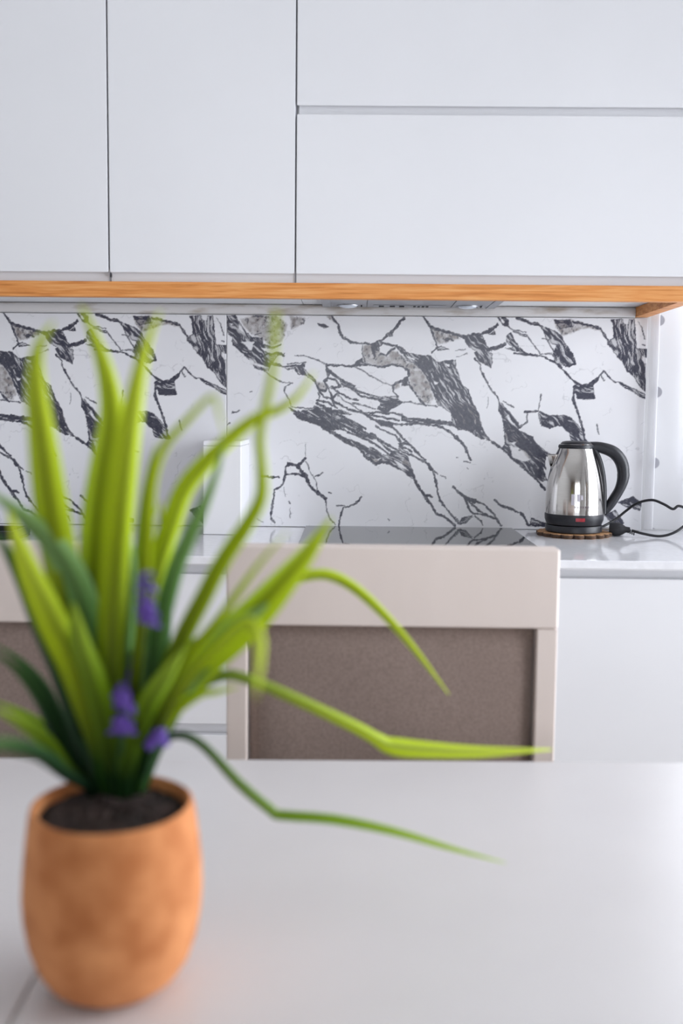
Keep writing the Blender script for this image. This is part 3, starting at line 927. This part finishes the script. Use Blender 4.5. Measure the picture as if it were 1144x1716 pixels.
ys = [957, 940, 900, 850, 800, 750, 700, 650, 600, 550, 500, 450, 400, 360, 320, 280, 250, 215, 180, 166]
bm = NB(); lathe(bm, [(body_r(y), kz(y)) for y in ys] + [(body_r(170) * .9, kz(164)), (0.0001, kz(163))], 96)
obj('body', bm, M['steel'], kt, 40)
# spout
bm = NB()
rows = []
for (y, rl, hw) in ((400, 300, 28), (350, 316, 46), (300, 326, 62), (262, 334, 72), (240, 338, 76)):
    a = []
    for j in range(9):
        t = -1 + j / 4.0
        rbase = body_r(y) / ks * 0.985
        rx = rbase * math.cos(hw / rbase * 1.15) + (rl - rbase * math.cos(hw / rbase * 1.15)) * (1 - abs(t) ** 1.6)
        a.append(bm.verts.new((-rx * ks, t * hw * ks, kz(y))))
    rows.append(a)
for A, B in zip(rows[:-1], rows[1:]):
    for j in range(8): bm.faces.new((A[j], A[j + 1], B[j + 1], B[j]))
sp = obj('spout', bm, M['steel'], kt, 60)
sm = sp.modifiers.new('thickness', 'SOLIDIFY'); sm.thickness = .0012; sm.offset = -1
# lid with chrome line
bm = NB(); lathe(bm, [(0.0001, kz(162)), (205 * ks, kz(162)), (208 * ks, kz(150)), (207 * ks, kz(133)), (200 * ks, kz(122)), (0.0001, kz(122))], 56)
ld = obj('lid', bm, M['blackplastic'], kt, 35)
bm = NB(); lathe(bm, [(196 * ks, kz(121.5)), (199 * ks, kz(118)), (196 * ks, kz(114)), (185 * ks, kz(112)), (185 * ks, kz(121.5)), (196 * ks, kz(121.5))], 56)
obj('chrome_line', bm, M['steel'], ld, 40)
bm = NB(); lathe(bm, [(184 * ks, kz(121.5)), (180 * ks, kz(105)), (160 * ks, kz(86)), (120 * ks, kz(77)), (60 * ks, kz(74)), (0.0001, kz(73))], 56)
obj('lid_cap', bm, M['blackplastic'], ld, 40)
# handle: loop in the x-z plane
AX = 440


def kp(x, y, dy=0.0): return Vector(((x - AX) * ks, dy, kz(y)))


hp = [kp(600, 138), kp(700, 146), kp(790, 168), kp(880, 205), kp(950, 272), kp(996, 360), kp(1014, 470), kp(1004, 570), kp(970, 670), kp(918, 765), kp(868, 850), kp(822, 915), kp(788, 962)]
path = smoothpath(hp, 44)
rads = []
for i in range(44):
    t = i / 43
    rads.append(ks * (54 + 24 * math.sin(min(1, t * 1.5) * math.pi) ** 1 * .9 + (4 if t > .5 else 0) - 14 * max(0, t - .8) / .2))
bm = NB(); tube(bm, path, rads, 16, True, 1.0, up=(0, 1, 0))
for v in bm.verts: v.co.y *= 1.18
obj('handle', bm, M['blackplastic'], kt, 50)
# strap along the body under the handle
sp_pts = smoothpath([kp(655, 172), kp(700, 250), kp(738, 370), kp(766, 500), kp(782, 640), kp(788, 780), kp(790, 900), kp(788, 958)], 30)
bm = NB(); tube(bm, sp_pts, [ks * (24 + 10 * min(1, i / 8)) for i in range(30)], 12, True, 1.0, up=(0, 1, 0))
for v in bm.verts: v.co.y *= 2.2
obj('handle_strap', bm, M['blackplastic'], kt, 50)


def patch(bm, xa, xb, ya, yb, off=.00025):
    """small curved print that follows the steel body, facing the room"""
    cols = []
    n = 4
    for i in range(n + 1):
        x = xa + (xb - xa) * i / n
        col = []
        for y in (ya, yb):
            r = body_r(y) + off
            xx = (x - AX) * ks
            col.append(bm.verts.new((xx, -math.sqrt(max(r * r - xx * xx, 1e-9)), kz(y))))
        cols.append(col)
    for a, b in zip(cols[:-1], cols[1:]): bm.faces.new((a[0], b[0], b[1], a[1]))


bm = NB(); patch(bm, 330, 366, 702, 835); patch(bm, 376, 384, 702, 820); patch(bm, 394, 432, 702, 790); patch(bm, 440, 464, 716, 770)
obj('logo_mark', bm, M['printlight'], kt)
bm = NB()
for i in range(6):
    x = 368 + i * 31
    patch(bm, x, x + 6, 846, 874)
    if i % 2 == 0: patch(bm, x, x + 20, 848, 852)
    patch(bm, x, x + 18, 858, 862); patch(bm, x + 15, x + 19, 850, 872)
obj('lettering', bm, M['print'], kt)
# red switch
bm = NB()
a0, a1 = math.asin((385 - AX) / 348), math.asin((492 - AX) / 348)
ro = [R0 * 1.006 + .0012, R0 * 1.006 - .0015]
grid = []
for i in range(9):
    a = a0 + (a1 - a0) * i / 8
    row = []
    for (r, y) in ((ro[1], 988), (ro[0], 990), (ro[0], 1030), (ro[1] - .0006, 1032)):
        row.append(bm.verts.new((r * math.sin(a), -r * math.cos(a), kz(y))))
    grid.append(row)
for A, B in zip(grid[:-1], grid[1:]):
    for j in range(3): bm.faces.new((A[j], B[j], B[j + 1], A[j + 1]))
bm.faces.new(grid[0]); bm.faces.new(grid[-1][::-1])
obj('switch', bm, M['red'], kt, 30)

# cord and plug
cyk = KY + .01
cpts = [onY(1009, 884, cyk), onY(1030, 871, cyk + .02), onY(1050, 855, cyk + .02), onY(1068, 843, cyk), onY(1092, 838, cyk - .02), onY(1112, 845, cyk - .04),
        onY(1127, 853, cyk - .05), onY(1136, 848, cyk - .05), onY(1147, 852, cyk - .05), onY(1156, 866, cyk - .04), onY(1147, 880, cyk - .04),
        onY(1128, 893, cyk - .05), onY(1105, 898.5, cyk - .05), onY(1078, 894.5, cyk - .045), onY(1058, 889, cyk - .035)]
for p in cpts: p.z = max(p.z, CT + .0035)
cpts[0].z = KZ + .010
off = Vector((KX, KY, KZ))
path = smoothpath([p - off for p in cpts], 90)
bm = NB(); tube(bm, path, .0031, 10)
obj('power_cord', bm, M['blackrubber'], kt, 60)['label'] = 'black power cord looping on the worktop'
pe = cpts[-1]; pd = (cpts[-2] - cpts[-1]); pd.z = 0; pd.normalize()
pc = pe - pd * .034
pcz = CT + .0165
pl = []
axis = Vector((pc.x, pc.y, pcz))
bm = NB()
pts = [axis - pd * .016, axis - pd * .0155, axis - pd * .006, axis + pd * .006, axis + pd * .014, axis + pd * .020, axis + pd * .030]
tube(bm, [p - off for p in pts], [.012, .0158, .0162, .0158, .012, .0075, .006], 20)
pg = obj('plug', bm, M['blackrubber'], kt, 40)
for i in range(5):
    c = axis + pd * (.0225 + i * .0042) + Vector((0, 0, -.002 * i))
    bm = NB(); tube(bm, [c - off - pd * .0011, c - off + pd * .0011], .0068 - i * .0006, 14)
    obj('strain_relief_rib', bm, M['blackrubber'], pg, 40)
for s in (-1, 1):
    side = Vector((-pd.y, pd.x, 0)) * (.0078 * s)
    bm = NB(); tube(bm, [axis - pd * .0165 + side - off, axis - pd * .034 + side - off], .0022, 10)
    obj('pin', bm, M['steelrail'], pg, 40)

# ------------------------------------------------------------------ sheer curtain beside the cabinets
cx, cyw = MX1 + .003, WY
plan = [(cx, cyw - .026), (cx + .006, cyw - .029), (cx + .012, cyw - .033), (cx + .0185, cyw - .034), (cx + .019, cyw - .030), (cx + .011, cyw - .027),
        (cx + .013, cyw - .023), (cx + .040, cyw - .023), (cx + .065, cyw - .026), (cx + .090, cyw - .031), (cx + .096, cyw - .032), (cx + .0965, cyw - .029), (cx + .090, cyw - .026), (cx + .094, cyw - .022)]
xx = cx + .094
while xx < 1.58:
    plan += [(xx + .030, cyw - .023), (xx + .060, cyw - .028), (xx + .075, cyw - .032), (xx + .0755, cyw - .028), (xx + .070, cyw - .025), (xx + .076, cyw - .022)]
    xx += .076
pp = smoothpath([Vector((a, b, 0)) for a, b in plan], len(plan) * 5)
cz0, cz1 = CT + .006, 2.42
me = bpy.data.meshes.new('curtain')
nz = 24
arc = [0.0]
for a, b in zip(pp[:-1], pp[1:]): arc.append(arc[-1] + (b - a).length)
vs2 = []; uvs = []
zdot = onY(1104, 657, WY - .03).z
for j in range(nz + 1):
    t = j / nz
    z = cz0 + (cz1 - cz0) * t
    for i, p in enumerate(pp):
        amp = 1.0 + 0.10 * math.sin(3 * t + i * .02)
        vs2.append((p.x, cyw - .028 + (p.y - (cyw - .028)) * amp, z)); uvs.append((arc[i], z))
n_ = len(pp)
fc = [(j * n_ + i, j * n_ + i + 1, (j + 1) * n_ + i + 1, (j + 1) * n_ + i) for j in range(nz) for i in range(n_ - 1)]
rootc = thing('sheer_curtain', 'white sheer curtain with grey dots right of the marble backsplash', 'curtain', (cx + .4, cyw - .03, cz0))
vs2 = [(a - cx - .4, b - cyw + .03, c - cz0) for a, b, c in vs2]
me.from_pydata(vs2, [], fc)
uvl = me.uv_layers.new(name='UVMap')
u_off = 0.10 - arc[min(range(30, 60), key=lambda i: abs(pp[i].x - cx - .0205))]           # a dot column just behind the first fold
v_off = 0.1715 * 8.5 - zdot
for lp in me.loops:
    u, v = uvs[lp.vertex_index]
    uvl.data[lp.index].uv = (u + u_off + 0.40, v + v_off)
for p in me.polygons: p.use_smooth = True
me.materials.append(M['curtain'])
co_ = bpy.data.objects.new('cloth', me); C.objects.link(co_); co_.parent = rootc
bm = NB(); tube(bm, [Vector((MX1 + .004, WY - .034, 2.43)), Vector((1.62, WY - .034, 2.43))], .009, 14)
obj('rail', shift(bm, -cx - .4, -cyw + .03, -cz0), M['steelrail'], rootc, 40)

# ------------------------------------------------------------------ dining table
TZ = 0.75
pf = onZ(572, 1273, TZ)
trot = RAD(1.1)
tt = thing('dining_table', 'pale lacquered extendable dining table in the foreground', 'table', (0.05, pf.y - .42, 0), trot)
seam = onZ(36, 1668, TZ)
sx = seam.x - 0.05
TH = .028
fy = (pf.y - (pf.y - .42)) + 0.0
for a, b in ((-1.02, sx - .0007), (sx + .0007, 1.02)):
    obj('tabletop_leaf', box(NB(), a, b, -.42, .42, TZ - TH, TZ, .0022, 3), M['table'], tt)
bm = NB()
for a in ((-.93, .93, .33, .352), (-.93, .93, -.352, -.33), (-.93, -.908, -.329, .329), (.908, .93, -.329, .329)):
    box(bm, *a, TZ - TH - .08, TZ - TH - .0006, .001)
obj('apron', bm, M['table'], tt)
for x_ in (-1, 1):
    for y_ in (-1, 1):
        bm = NB(); box(bm, x_ * .965 - .033, x_ * .965 + .033, y_ * .372 - .033, y_ * .372 + .033, 0, TZ - TH - .0006, .004)
        obj('leg', bm, M['table'], tt)


# ------------------------------------------------------------------ dining chairs
CHY = 1.385
r0 = onY(379, 1000, CHY); r1 = onY(936, 1000, CHY)
cxm = (r0.x + r1.x) / 2; chw = (r1.x - r0.x) / 2
cz_top = onY(650, 917, CHY).z; cz_rb = onY(650, 1050.5, CHY).z
p_in = onY(897, 1150, CHY).x - cxm
p_out = onY(931.5, 1150, CHY).x - cxm


def chair(name, label, x, rz):
    root = thing(name, label, 'chair', (x, CHY, 0), rz, group='cream dining chairs along the far side of the table')
    pin = p_in; pout = p_out
    bm = NB(); box(bm, -chw, chw, -.002, .034, cz_rb, cz_top, .0035, 3)
    obj('top_rail', bm, M['chairwood'], root)
    for s in (-1, 1):
        a, b = sorted((s * pin, s * pout))
        bm = NB(); box(bm, a, b, 0, .032, 0, cz_rb - .0004, .002)
        obj('post', bm, M['chairwood'], root)
    # upholstered back: softly domed cushion
    bm = NB()
    x0, x1, z0, z1 = -pin + .0012, pin - .0012, .50, cz_rb - .0012
    nx, nz_ = 28, 18
    g = []
    for j in range(nz_ + 1):
        row = []
        for i in range(nx + 1):
            u = i / nx * 2 - 1; v = j / nz_ * 2 - 1
            e = (1 - abs(u) ** 10) * (1 - abs(v) ** 10)
            y = .020 - .014 * e ** .6 - .0012 * math.sin(u * 5 + v * 3) * e
            row.append(bm.verts.new((x0 + (x1 - x0) * i / nx, y, z0 + (z1 - z0) * j / nz_)))
        g.append(row)
    for j in range(nz_):
        for i in range(nx): bm.faces.new((g[j][i], g[j][i + 1], g[j + 1][i + 1], g[j + 1][i]))
    rim = [g[0][i] for i in range(nx + 1)] + [g[j][nx] for j in range(1, nz_ + 1)] + [g[nz_][i] for i in range(nx - 1, -1, -1)] + [g[j][0] for j in range(nz_ - 1, 0, -1)]
    back = [bm.verts.new((v.co.x, .031, v.co.z)) for v in rim]
    n = len(rim)
    for i in range(n): bm.faces.new((rim[i], rim[(i + 1) % n], back[(i + 1) % n], back[i]))
    bm.faces.new(back)
    obj('back_cushion', bm, M['velvet'], root, 60)
    bm = NB(); box(bm, -pin + .001, pin - .001, .002, .030, .44, .498, .002)
    obj('lower_rail', bm, M['chairwood'], root)
    bm = NB(); box(bm, -pout, pout, -.43, -.001, .39, .43, .003)
    obj('seat_frame', bm, M['chairwood'], root)
    bm = NB(); box(bm, -pout + .006, pout - .006, -.425, -.004, .4305, .485, .018, 4)
    obj('seat', bm, M['velvet'], root, 50)
    for s in (-1, 1):
        a, b = sorted((s * (pout - .036), s * pout))
        bm = NB(); box(bm, a, b, -.43, -.394, 0, .3895, .002)
        obj('leg', bm, M['chairwood'], root)
    return root


chair('dining_chair', 'cream dining chair with taupe velvet back in front of the hob', cxm, RAD(-.15))
lx = onY(172, 1000, CHY).x - chw
chair('dining_chair', 'cream dining chair with taupe velvet back behind the plant at left', lx, RAD(0.0))

# ------------------------------------------------------------------ potted plant
PB = onZ(186, 1703, TZ)
PY = PB.y + 0.044
PX = onY(190, 1500, PY).x
pt = thing('potted_plant', 'green grass-like artificial plant with purple flowers in a terracotta pot on the table', 'plant', (PX, PY, TZ))
PH = 0.140
bm = NB()
profo = [(0.0001, .0008), (.030, .0008), (.041, .0035), (.049, .010), (.0565, .022), (.0618, .038), (.0648, .056), (.0660, .074), (.0655, .092),
         (.0640, .110), (.0622, .126), (.0610, .134), (.0598, .1385), (.0578, .1400), (.0556, .1388), (.0545, .134), (.0545, .118), (0.0001, .117)]
lathe(bm, profo, 72)
for v in bm.verts:
    a = math.atan2(v.co.y, v.co.x)
    s = 1 + .006 * math.sin(2 * a + v.co.z * 30) + .004 * math.sin(5 * a - v.co.z * 55)
    v.co.x *= s; v.co.y *= s
obj('pot', bm, M['terracotta'], pt, 60)
SZ = .1305
bm = NB()
rings = []
nr, na = 12, 56
cv = bm.verts.new((0, 0, SZ + .004))
for i in range(1, nr + 1):
    r = .0540 * i / nr
    row = []
    for k in range(na):
        a = 2 * math.pi * k / na
        h = (random.random() - .5) * .006 * (1 if i < nr else .3)
        row.append(bm.verts.new((r * math.cos(a), r * math.sin(a), SZ + .004 * (1 - (i / nr) ** 2) + h)))
    rings.append(row)
for k in range(na): bm.faces.new((cv, rings[0][k], rings[0][(k + 1) % na]))
for A, B in zip(rings[:-1], rings[1:]):
    for k in range(na): bm.faces.new((A[k], B[k], B[(k + 1) % na], A[(k + 1) % na]))
so = obj('soil', bm, M['soil'], pt, 60)


def leaf_mat(name, base, mid, tip):
    m = bpy.data.materials.new(name); m.use_nodes = True
    nt = m.node_tree; nt.nodes.clear(); new, link = nt.nodes.new, nt.links.new
    out = new('ShaderNodeOutputMaterial')
    at = new('ShaderNodeAttribute'); at.attribute_name = 'along'
    ac = new('ShaderNodeAttribute'); ac.attribute_name = 'across'
    r = new('ShaderNodeValToRGB')
    e = r.color_ramp.elements
    e[0].position = 0.16; e[0].color = (*base, 1)
    e[1].position = 0.95; e[1].color = (*tip, 1)
    x = r.color_ramp.elements.new(0.58); x.color = (*mid, 1)
    link(at.outputs['Fac'], r.inputs[0])
    # crease shading put into the leaf colour: darker towards the midrib
    mr = new('ShaderNodeMapRange'); mr.inputs['From Min'].default_value = 0.0; mr.inputs['From Max'].default_value = 0.55
    mr.inputs['To Min'].default_value = 0.42; mr.inputs['To Max'].default_value = 1.0
    link(ac.outputs['Fac'], mr.inputs['Value'])
    mx = new('ShaderNodeMix'); mx.data_type = 'RGBA'; mx.blend_type = 'MULTIPLY'; mx.inputs[0].default_value = 1.0
    link(r.outputs[0], mx.inputs[6]); link(mr.outputs[0], mx.inputs[7])
    b = new('ShaderNodeBsdfPrincipled'); b.inputs['Roughness'].default_value = 0.5; b.inputs['Specular IOR Level'].default_value = 0.3
    link(mx.outputs[2], b.inputs['Base Color'])
    t = new('ShaderNodeBsdfTranslucent'); link(mx.outputs[2], t.inputs[0])
    ms = new('ShaderNodeMixShader'); ms.inputs[0].default_value = 0.35
    link(b.outputs[0], ms.inputs[1]); link(t.outputs[0], ms.inputs[2]); link(ms.outputs[0], out.inputs[0])
    return m


LM = {'y': leaf_mat('leaf_lime', (0.020, 0.080, 0.008), (0.52, 0.66, 0.006), (0.70, 0.82, 0.05)),
      'g': leaf_mat('leaf_green', (0.012, 0.055, 0.010), (0.26, 0.44, 0.010), (0.50, 0.68, 0.06)),
      'd': leaf_mat('leaf_dark', (0.010, 0.040, 0.014), (0.025, 0.095, 0.022), (0.10, 0.24, 0.05)),
      't': leaf_mat('leaf_teal', (0.014, 0.055, 0.018), (0.20, 0.42, 0.11), (0.40, 0.62, 0.22))}

SOILZ = TZ + SZ + .002
# blades: path in the picture (root to tip), distance of the tip, half width, colour, twist
BL = [
 ([(172,1318),(140,1150),(108,990),(84,860),(67,730),(58,645),(63,583),(88,540)], .60, 23, 'y', 15),
 ([(196,1335),(190,1150),(192,1000),(202,880),(213,780),(223,700),(236,620),(250,565),(268,522)], .62, 19, 'y', -20),
 ([(180,1330),(163,1150),(157,1000),(160,880),(172,780),(184,700),(176,630),(155,560),(136,512)], .66, 23, 'y', 20),
 ([(215,1335),(243,1080),(268,950),(290,880),(312,822),(347,778),(392,734),(432,702),(468,688),(500,664),(526,624)], .68, 14, 'y', -30),
 ([(225,1335),(262,1180),(300,1080),(338,1005),(372,940),(412,880),(436,835),(438,790),(434,735),(442,690),(456,620),(462,520)],   .58, 11, 'y', 10, [(0, .8), (.3, 1.2), (.6, .9), (.75, .55), (1, .25)]),
 ([(212,1330),(258,1200),(330,1110),(415,1032),(480,962),(520,915),(554,868)], .68, 26, 'y', 25),
 ([(228,1325),(290,1140),(370,1032),(430,950),(482,890)], .62, 6, 'y', 10),
 ([(238,1322),(320,1140),(410,1035),(470,985),(510,968),(550,966),(592,987),(640,1030),(692,1088),(752,1164)], .96, 9, 'y', -35),
 ([(238,1328),(300,1180),(370,1132),(430,1143),(520,1182),(600,1220),(640,1243),(655,1249),(700,1254),(800,1259),(925,1256)], .94, 16, 'y', 10, [(0, .5), (.45, .55), (.60, .62), (.66, 1.0), (.85, .6), (1, .08)]),
 ([(240,1322),(272,1245),(305,1231),(345,1252),(400,1310),(455,1356),(472,1364),(560,1371),(660,1391),(760,1421),(848,1446)], .86, 8, 'g', 30),
 ([(160,1322),(140,1240),(104,1130),(70,1050),(34,968),(-8,890)], .70, 17, 'd', 20),
 ([(188,1335),(163,1222),(128,1118),(88,1035),(48,950),(14,856)], .64, 21, 'y', -15),
 ([(170,1330),(152,1150),(136,1020),(98,930),(44,872),(-20,822)], .66, 22, 't', 20),
 ([(150,1318),(108,1262),(72,1180),(32,1126),(-14,1090)], .72, 10, 'd', 20),
 ([(142,1312),(100,1204),(72,1150),(30,1106),(-14,1076)], .82, 7, 'd', 25),
 ([(150,1330),(110,1288),(80,1248),(40,1216),(-14,1186)], .68, 10, 'g', 20),
 ([(142,1316),(112,1262),(80,1222),(34,1194),(-14,1172)], .80, 7, 'g', 10),
 ([(152,1334),(112,1300),(70,1268),(20,1252),(-40,1246)], .46, 9, 'd', 25),
 ([(218,1335),(242,1215),(292,1140),(352,1082),(418,1036),(448,1012)], .70, 22, 't', -15),
 ([(238,1320),(262,1180),(276,1060),(284,1000),(287,955)], .82, 10, 'd', 15),
 ([(205,1318),(226,1100),(232,950),(239,850),(250,786),(262,742)], .74, 7, 'g', 10),
 ([(208,1325),(236,1080),(246,930),(250,850),(256,800),(274,750),(312,706),(354,664),(366,690),(378,738)], .60, 8, 'y', 0),
 ([(222,1322),(258,1090),(288,965),(314,902),(340,846),(362,790),(376,742)], .66, 12, 't', 20),
 ([(232,1318),(282,1205),(330,1164),(362,1158),(400,1150)], .66, 8, 'y', 20),
 ([(222,1318),(300,1150),(372,1072),(412,1042),(434,1064),(436,1110),(430,1168)], .50, 10, 'y', 20),
 ([(198,1322),(203,1150),(211,1030),(217,960),(214,905),(204,850)], .70, 13, 't', 0),
 ([(190,1318),(182,1150),(176,1020),(183,900),(198,800),(208,740)], .78, 16, 'g', 20),
 ([(180,1315),(155,1150),(140,1040),(120,930),(100,860)], .80, 14, 'g', -20),
 ([(212,1315),(225,1180),(240,1080),(262,985),(272,905),(270,840)], .80, 12, 'y', 15),
 ([(200,1318),(196,1180),(200,1060),(222,960),(246,890),(262,850)], .78, 13, 'g', -10),
 ([(192,1338),(178,1240),(150,1140),(132,1080),(122,1010)], .68, 20, 'g', 20),
 ([(212,1338),(222,1260),(246,1190),(282,1130),(310,1085)], .69, 16, 'g', -25),
 ([(226,1335),(250,1270),(282,1210),(318,1150),(352,1120)], .71, 13, 'd', -25),
 ([(165,1328),(150,1250),(128,1180),(112,1110),(92,1060)], .74, 14, 'd', 10),
 ([(202,1330),(208,1250),(214,1150),(210,1080),(195,1010)], .78, 15, 'd', 10),
 ([(182,1325),(172,1220),(160,1120),(162,1030),(170,950)], .72, 20, 'g', 10),
 ([(190,1325),(192,1200),(186,1100),(176,1000)], .80, 16, 'd', 0),
 ([(228,1330),(236,1240),(250,1170),(256,1110)], .80, 12, 'd', 0),
]


def make_leaf(pts, dtip, hw, colk, twist, prof=None):
    base = onZ(pts[0][0], pts[0][1], SOILZ)
    # keep roots inside the pot
    dv = Vector((base.x - PX, base.y - PY)); rr = dv.length
    if rr > .047:
        dv *= .047 / rr; base.x = PX + dv.x; base.y = PY + dv.y
    base.z = SOILZ - .012
    b0_ = base.copy(); b0_.z = SOILZ + .004
    yb = base.y
    N = len(pts)
    P3 = [base, b0_]
    L = [0.0]
    for a, b in zip(pts[:-1], pts[1:]): L.append(L[-1] + math.hypot(b[0] - a[0], b[1] - a[1]))
    for i in range(1, N):
        t = L[i] / L[-1]
        P3.append(onY(pts[i][0], pts[i][1], yb + (dtip - yb) * t ** 1.2))
    n = 34
    path = smoothpath(P3, n)
    seg = [0.0]
    for a, b in zip(path[:-1], path[1:]): seg.append(seg[-1] + (b - a).length)
    bm = NB()
    la = bm.verts.layers.float.new('along'); lc = bm.verts.layers.float.new('across')
    rows = []
    w0 = hw * 0.76 / FPX * 1.18
    tw = RAD(twist)
    org = Vector((PX, PY, TZ))
    for i, p in enumerate(path):
        t = seg[i] / seg[-1]
        tan = (path[min(i + 1, n - 1)] - path[max(i - 1, 0)]).normalized()
        view = (p - CAM).normalized()
        side = tan.cross(view)
        side = side.normalized() if side.length > 1e-4 else Vector((1, 0, 0))
        nor = side.cross(tan).normalized()
        an = tw * (0.4 + 0.9 * t)
        s2 = side * math.cos(an) + nor * math.sin(an)
        n2 = nor * math.cos(an) - side * math.sin(an)
        w = w0 * (0.55 + 0.45 * min(1, t / .35)) * (1 - max(0, (t - .55) / .45) ** 1.8 * .93) / max(.6, math.cos(an))
        if prof:
            for (ta, wa), (tb, wb) in zip(prof[:-1], prof[1:]):
                if ta <= t <= tb:
                    w = w0 * (wa + (wb - wa) * (t - ta) / (tb - ta)) / max(.6, math.cos(an))
        row = []
        for k in range(5):
            c = -1 + k * .5
            v = bm.verts.new(p + s2 * (c * w) + n2 * (abs(c) * w * .48) - org)
            v[la] = t; v[lc] = abs(c)
            row.append(v)
        rows.append(row)
    for A, B in zip(rows[:-1], rows[1:]):
        for k in range(4): bm.faces.new((A[k], A[k + 1], B[k + 1], B[k]))
    o = obj('leaf', bm, LM[colk], pt, 80)
    sm_ = o.modifiers.new('thickness', 'SOLIDIFY'); sm_.thickness = .0005
    return o


for b in BL: make_leaf(*b)

# purple flower spikes
M['petal'] = noise_mat('purple_petal', (0.075, 0.035, 0.26), (0.20, 0.10, 0.50), 180, 0.6)
M['stem'] = noise_mat('flower_stem', (0.02, 0.07, 0.02), (0.05, 0.13, 0.03), 60, 0.6)


def floret_bm(r):
    bm = NB()
    for k in range(5):
        a = 2 * math.pi * k / 5
        c = Vector((math.cos(a), math.sin(a), .25)) * r * .55
        lat = []
        for j in range(5):
            ph = -math.pi / 2 + math.pi * j / 4
            lat.append([bm.verts.new(c + Vector((math.cos(a) * math.cos(ph) * math.cos(q) * r * .55 - math.sin(a) * math.cos(ph) * math.sin(q) * r * .35,
                                                 math.sin(a) * math.cos(ph) * math.cos(q) * r * .55 + math.cos(a) * math.cos(ph) * math.sin(q) * r * .35,
                                                 math.sin(ph) * r * .25))) for q in [2 * math.pi * m_ / 6 for m_ in range(6)]])
        for A, B in zip(lat[:-1], lat[1:]):
            for m_ in range(6): bm.faces.new((A[m_], A[(m_ + 1) % 6], B[(m_ + 1) % 6], B[m_]))
    return bm


fl_mesh = None
org = Vector((PX, PY, TZ))
for (pts, dt, h0) in (([(222,1325),(236,1200),(244,1080),(247,966)], .655, .76),
                      ([(212,1328),(222,1240),(228,1160),(232,1092)], .74, .72),
                      ([(202,1330),(204,1270),(206,1235),(205,1205)], .70, .74),
                      ([(196,1330),(198,1270),(206,1210),(205,1152)], .70, .82),
                      ([(232,1330),(250,1280),(262,1250),(268,1226)], .70, .72)):
    b_ = onZ(pts[0][0], pts[0][1], SOILZ)
    dv = Vector((b_.x - PX, b_.y - PY))
    if dv.length > .044: dv *= .044 / dv.length; b_.x = PX + dv.x; b_.y = PY + dv.y
    b_.z = SOILZ - .008
    P3 = [b_] + [onY(x, y, b_.y + (dt - b_.y) * (i + 1) / 3) for i, (x, y) in enumerate(pts[1:])]
    path = smoothpath([p - org for p in P3], 40)
    bm = NB(); tube(bm, path, .0011, 7)
    st = obj('flower_spike', bm, M['stem'], pt, 60)
    st['label'] = 'purple flower spike'
    i0 = int(40 * h0)
    cnt = 0
    for i in range(i0, 40):
        for q in range(3):
            if random.random() < .35: continue
            a = q * 2.094 + i * .9
            rr = .0058 * (1 - .4 * (i - i0) / max(1, 40 - i0)) * random.uniform(.7, 1.15)
            if fl_mesh is None:
                f = obj('floret', floret_bm(1.0), M['petal'], st, 60); fl_mesh = f.data
            else:
                f = bpy.data.objects.new('floret', fl_mesh); C.objects.link(f); f.parent = st
            f.location = path[i] + Vector((math.cos(a) * rr * .9, math.sin(a) * rr * .9, (random.random() - .5) * .002))
            f.rotation_euler = (random.uniform(.3, 1.2), 0, a + math.pi / 2)
            f.scale = (rr, rr, rr)

# ------------------------------------------------------------------ pendant lamp behind the camera (seen mirrored in the kettle)
lp = thing('pendant_lamp', 'dark metal pendant lamp hanging behind the camera', 'lamp', (0.25, -1.1, 1.78))
bm = NB(); lathe(bm, [(.030, .20), (.034, .18), (.06, .14), (.11, .07), (.14, .0), (.136, .0), (.106, .068), (.056, .137), (.03, .17)], 40)
obj('shade', bm, M['lampmetal'], lp, 50)
bm = NB(); tube(bm, [Vector((0, 0, .20)), Vector((0, 0, ZC - 1.78 - .02))], .003, 8)
obj('cord', bm, M['blackrubber'], lp)
bm = NB(); lathe(bm, [(.0001, ZC - 1.78 - .001), (.05, ZC - 1.78 - .001), (.05, ZC - 1.78 - .018), (.045, ZC - 1.78 - .025), (.0001, ZC - 1.78 - .025)], 30)
obj('ceiling_rose', bm, M['lampmetal'], lp, 50)
mb = bpy.data.materials.new('warm_bulb'); mb.use_nodes = True
bb = mb.node_tree.nodes['Principled BSDF']
bb.inputs['Base Color'].default_value = (1, .8, .5, 1)
bb.inputs['Emission Color'].default_value = (1, .62, .28, 1)
bb.inputs['Emission Strength'].default_value = 40
bm = NB(); bmesh.ops.create_uvsphere(bm, u_segments=20, v_segments=12, radius=.03)
for v in bm.verts: v.co.z += .03
obj('bulb', bm, mb, lp, 60)
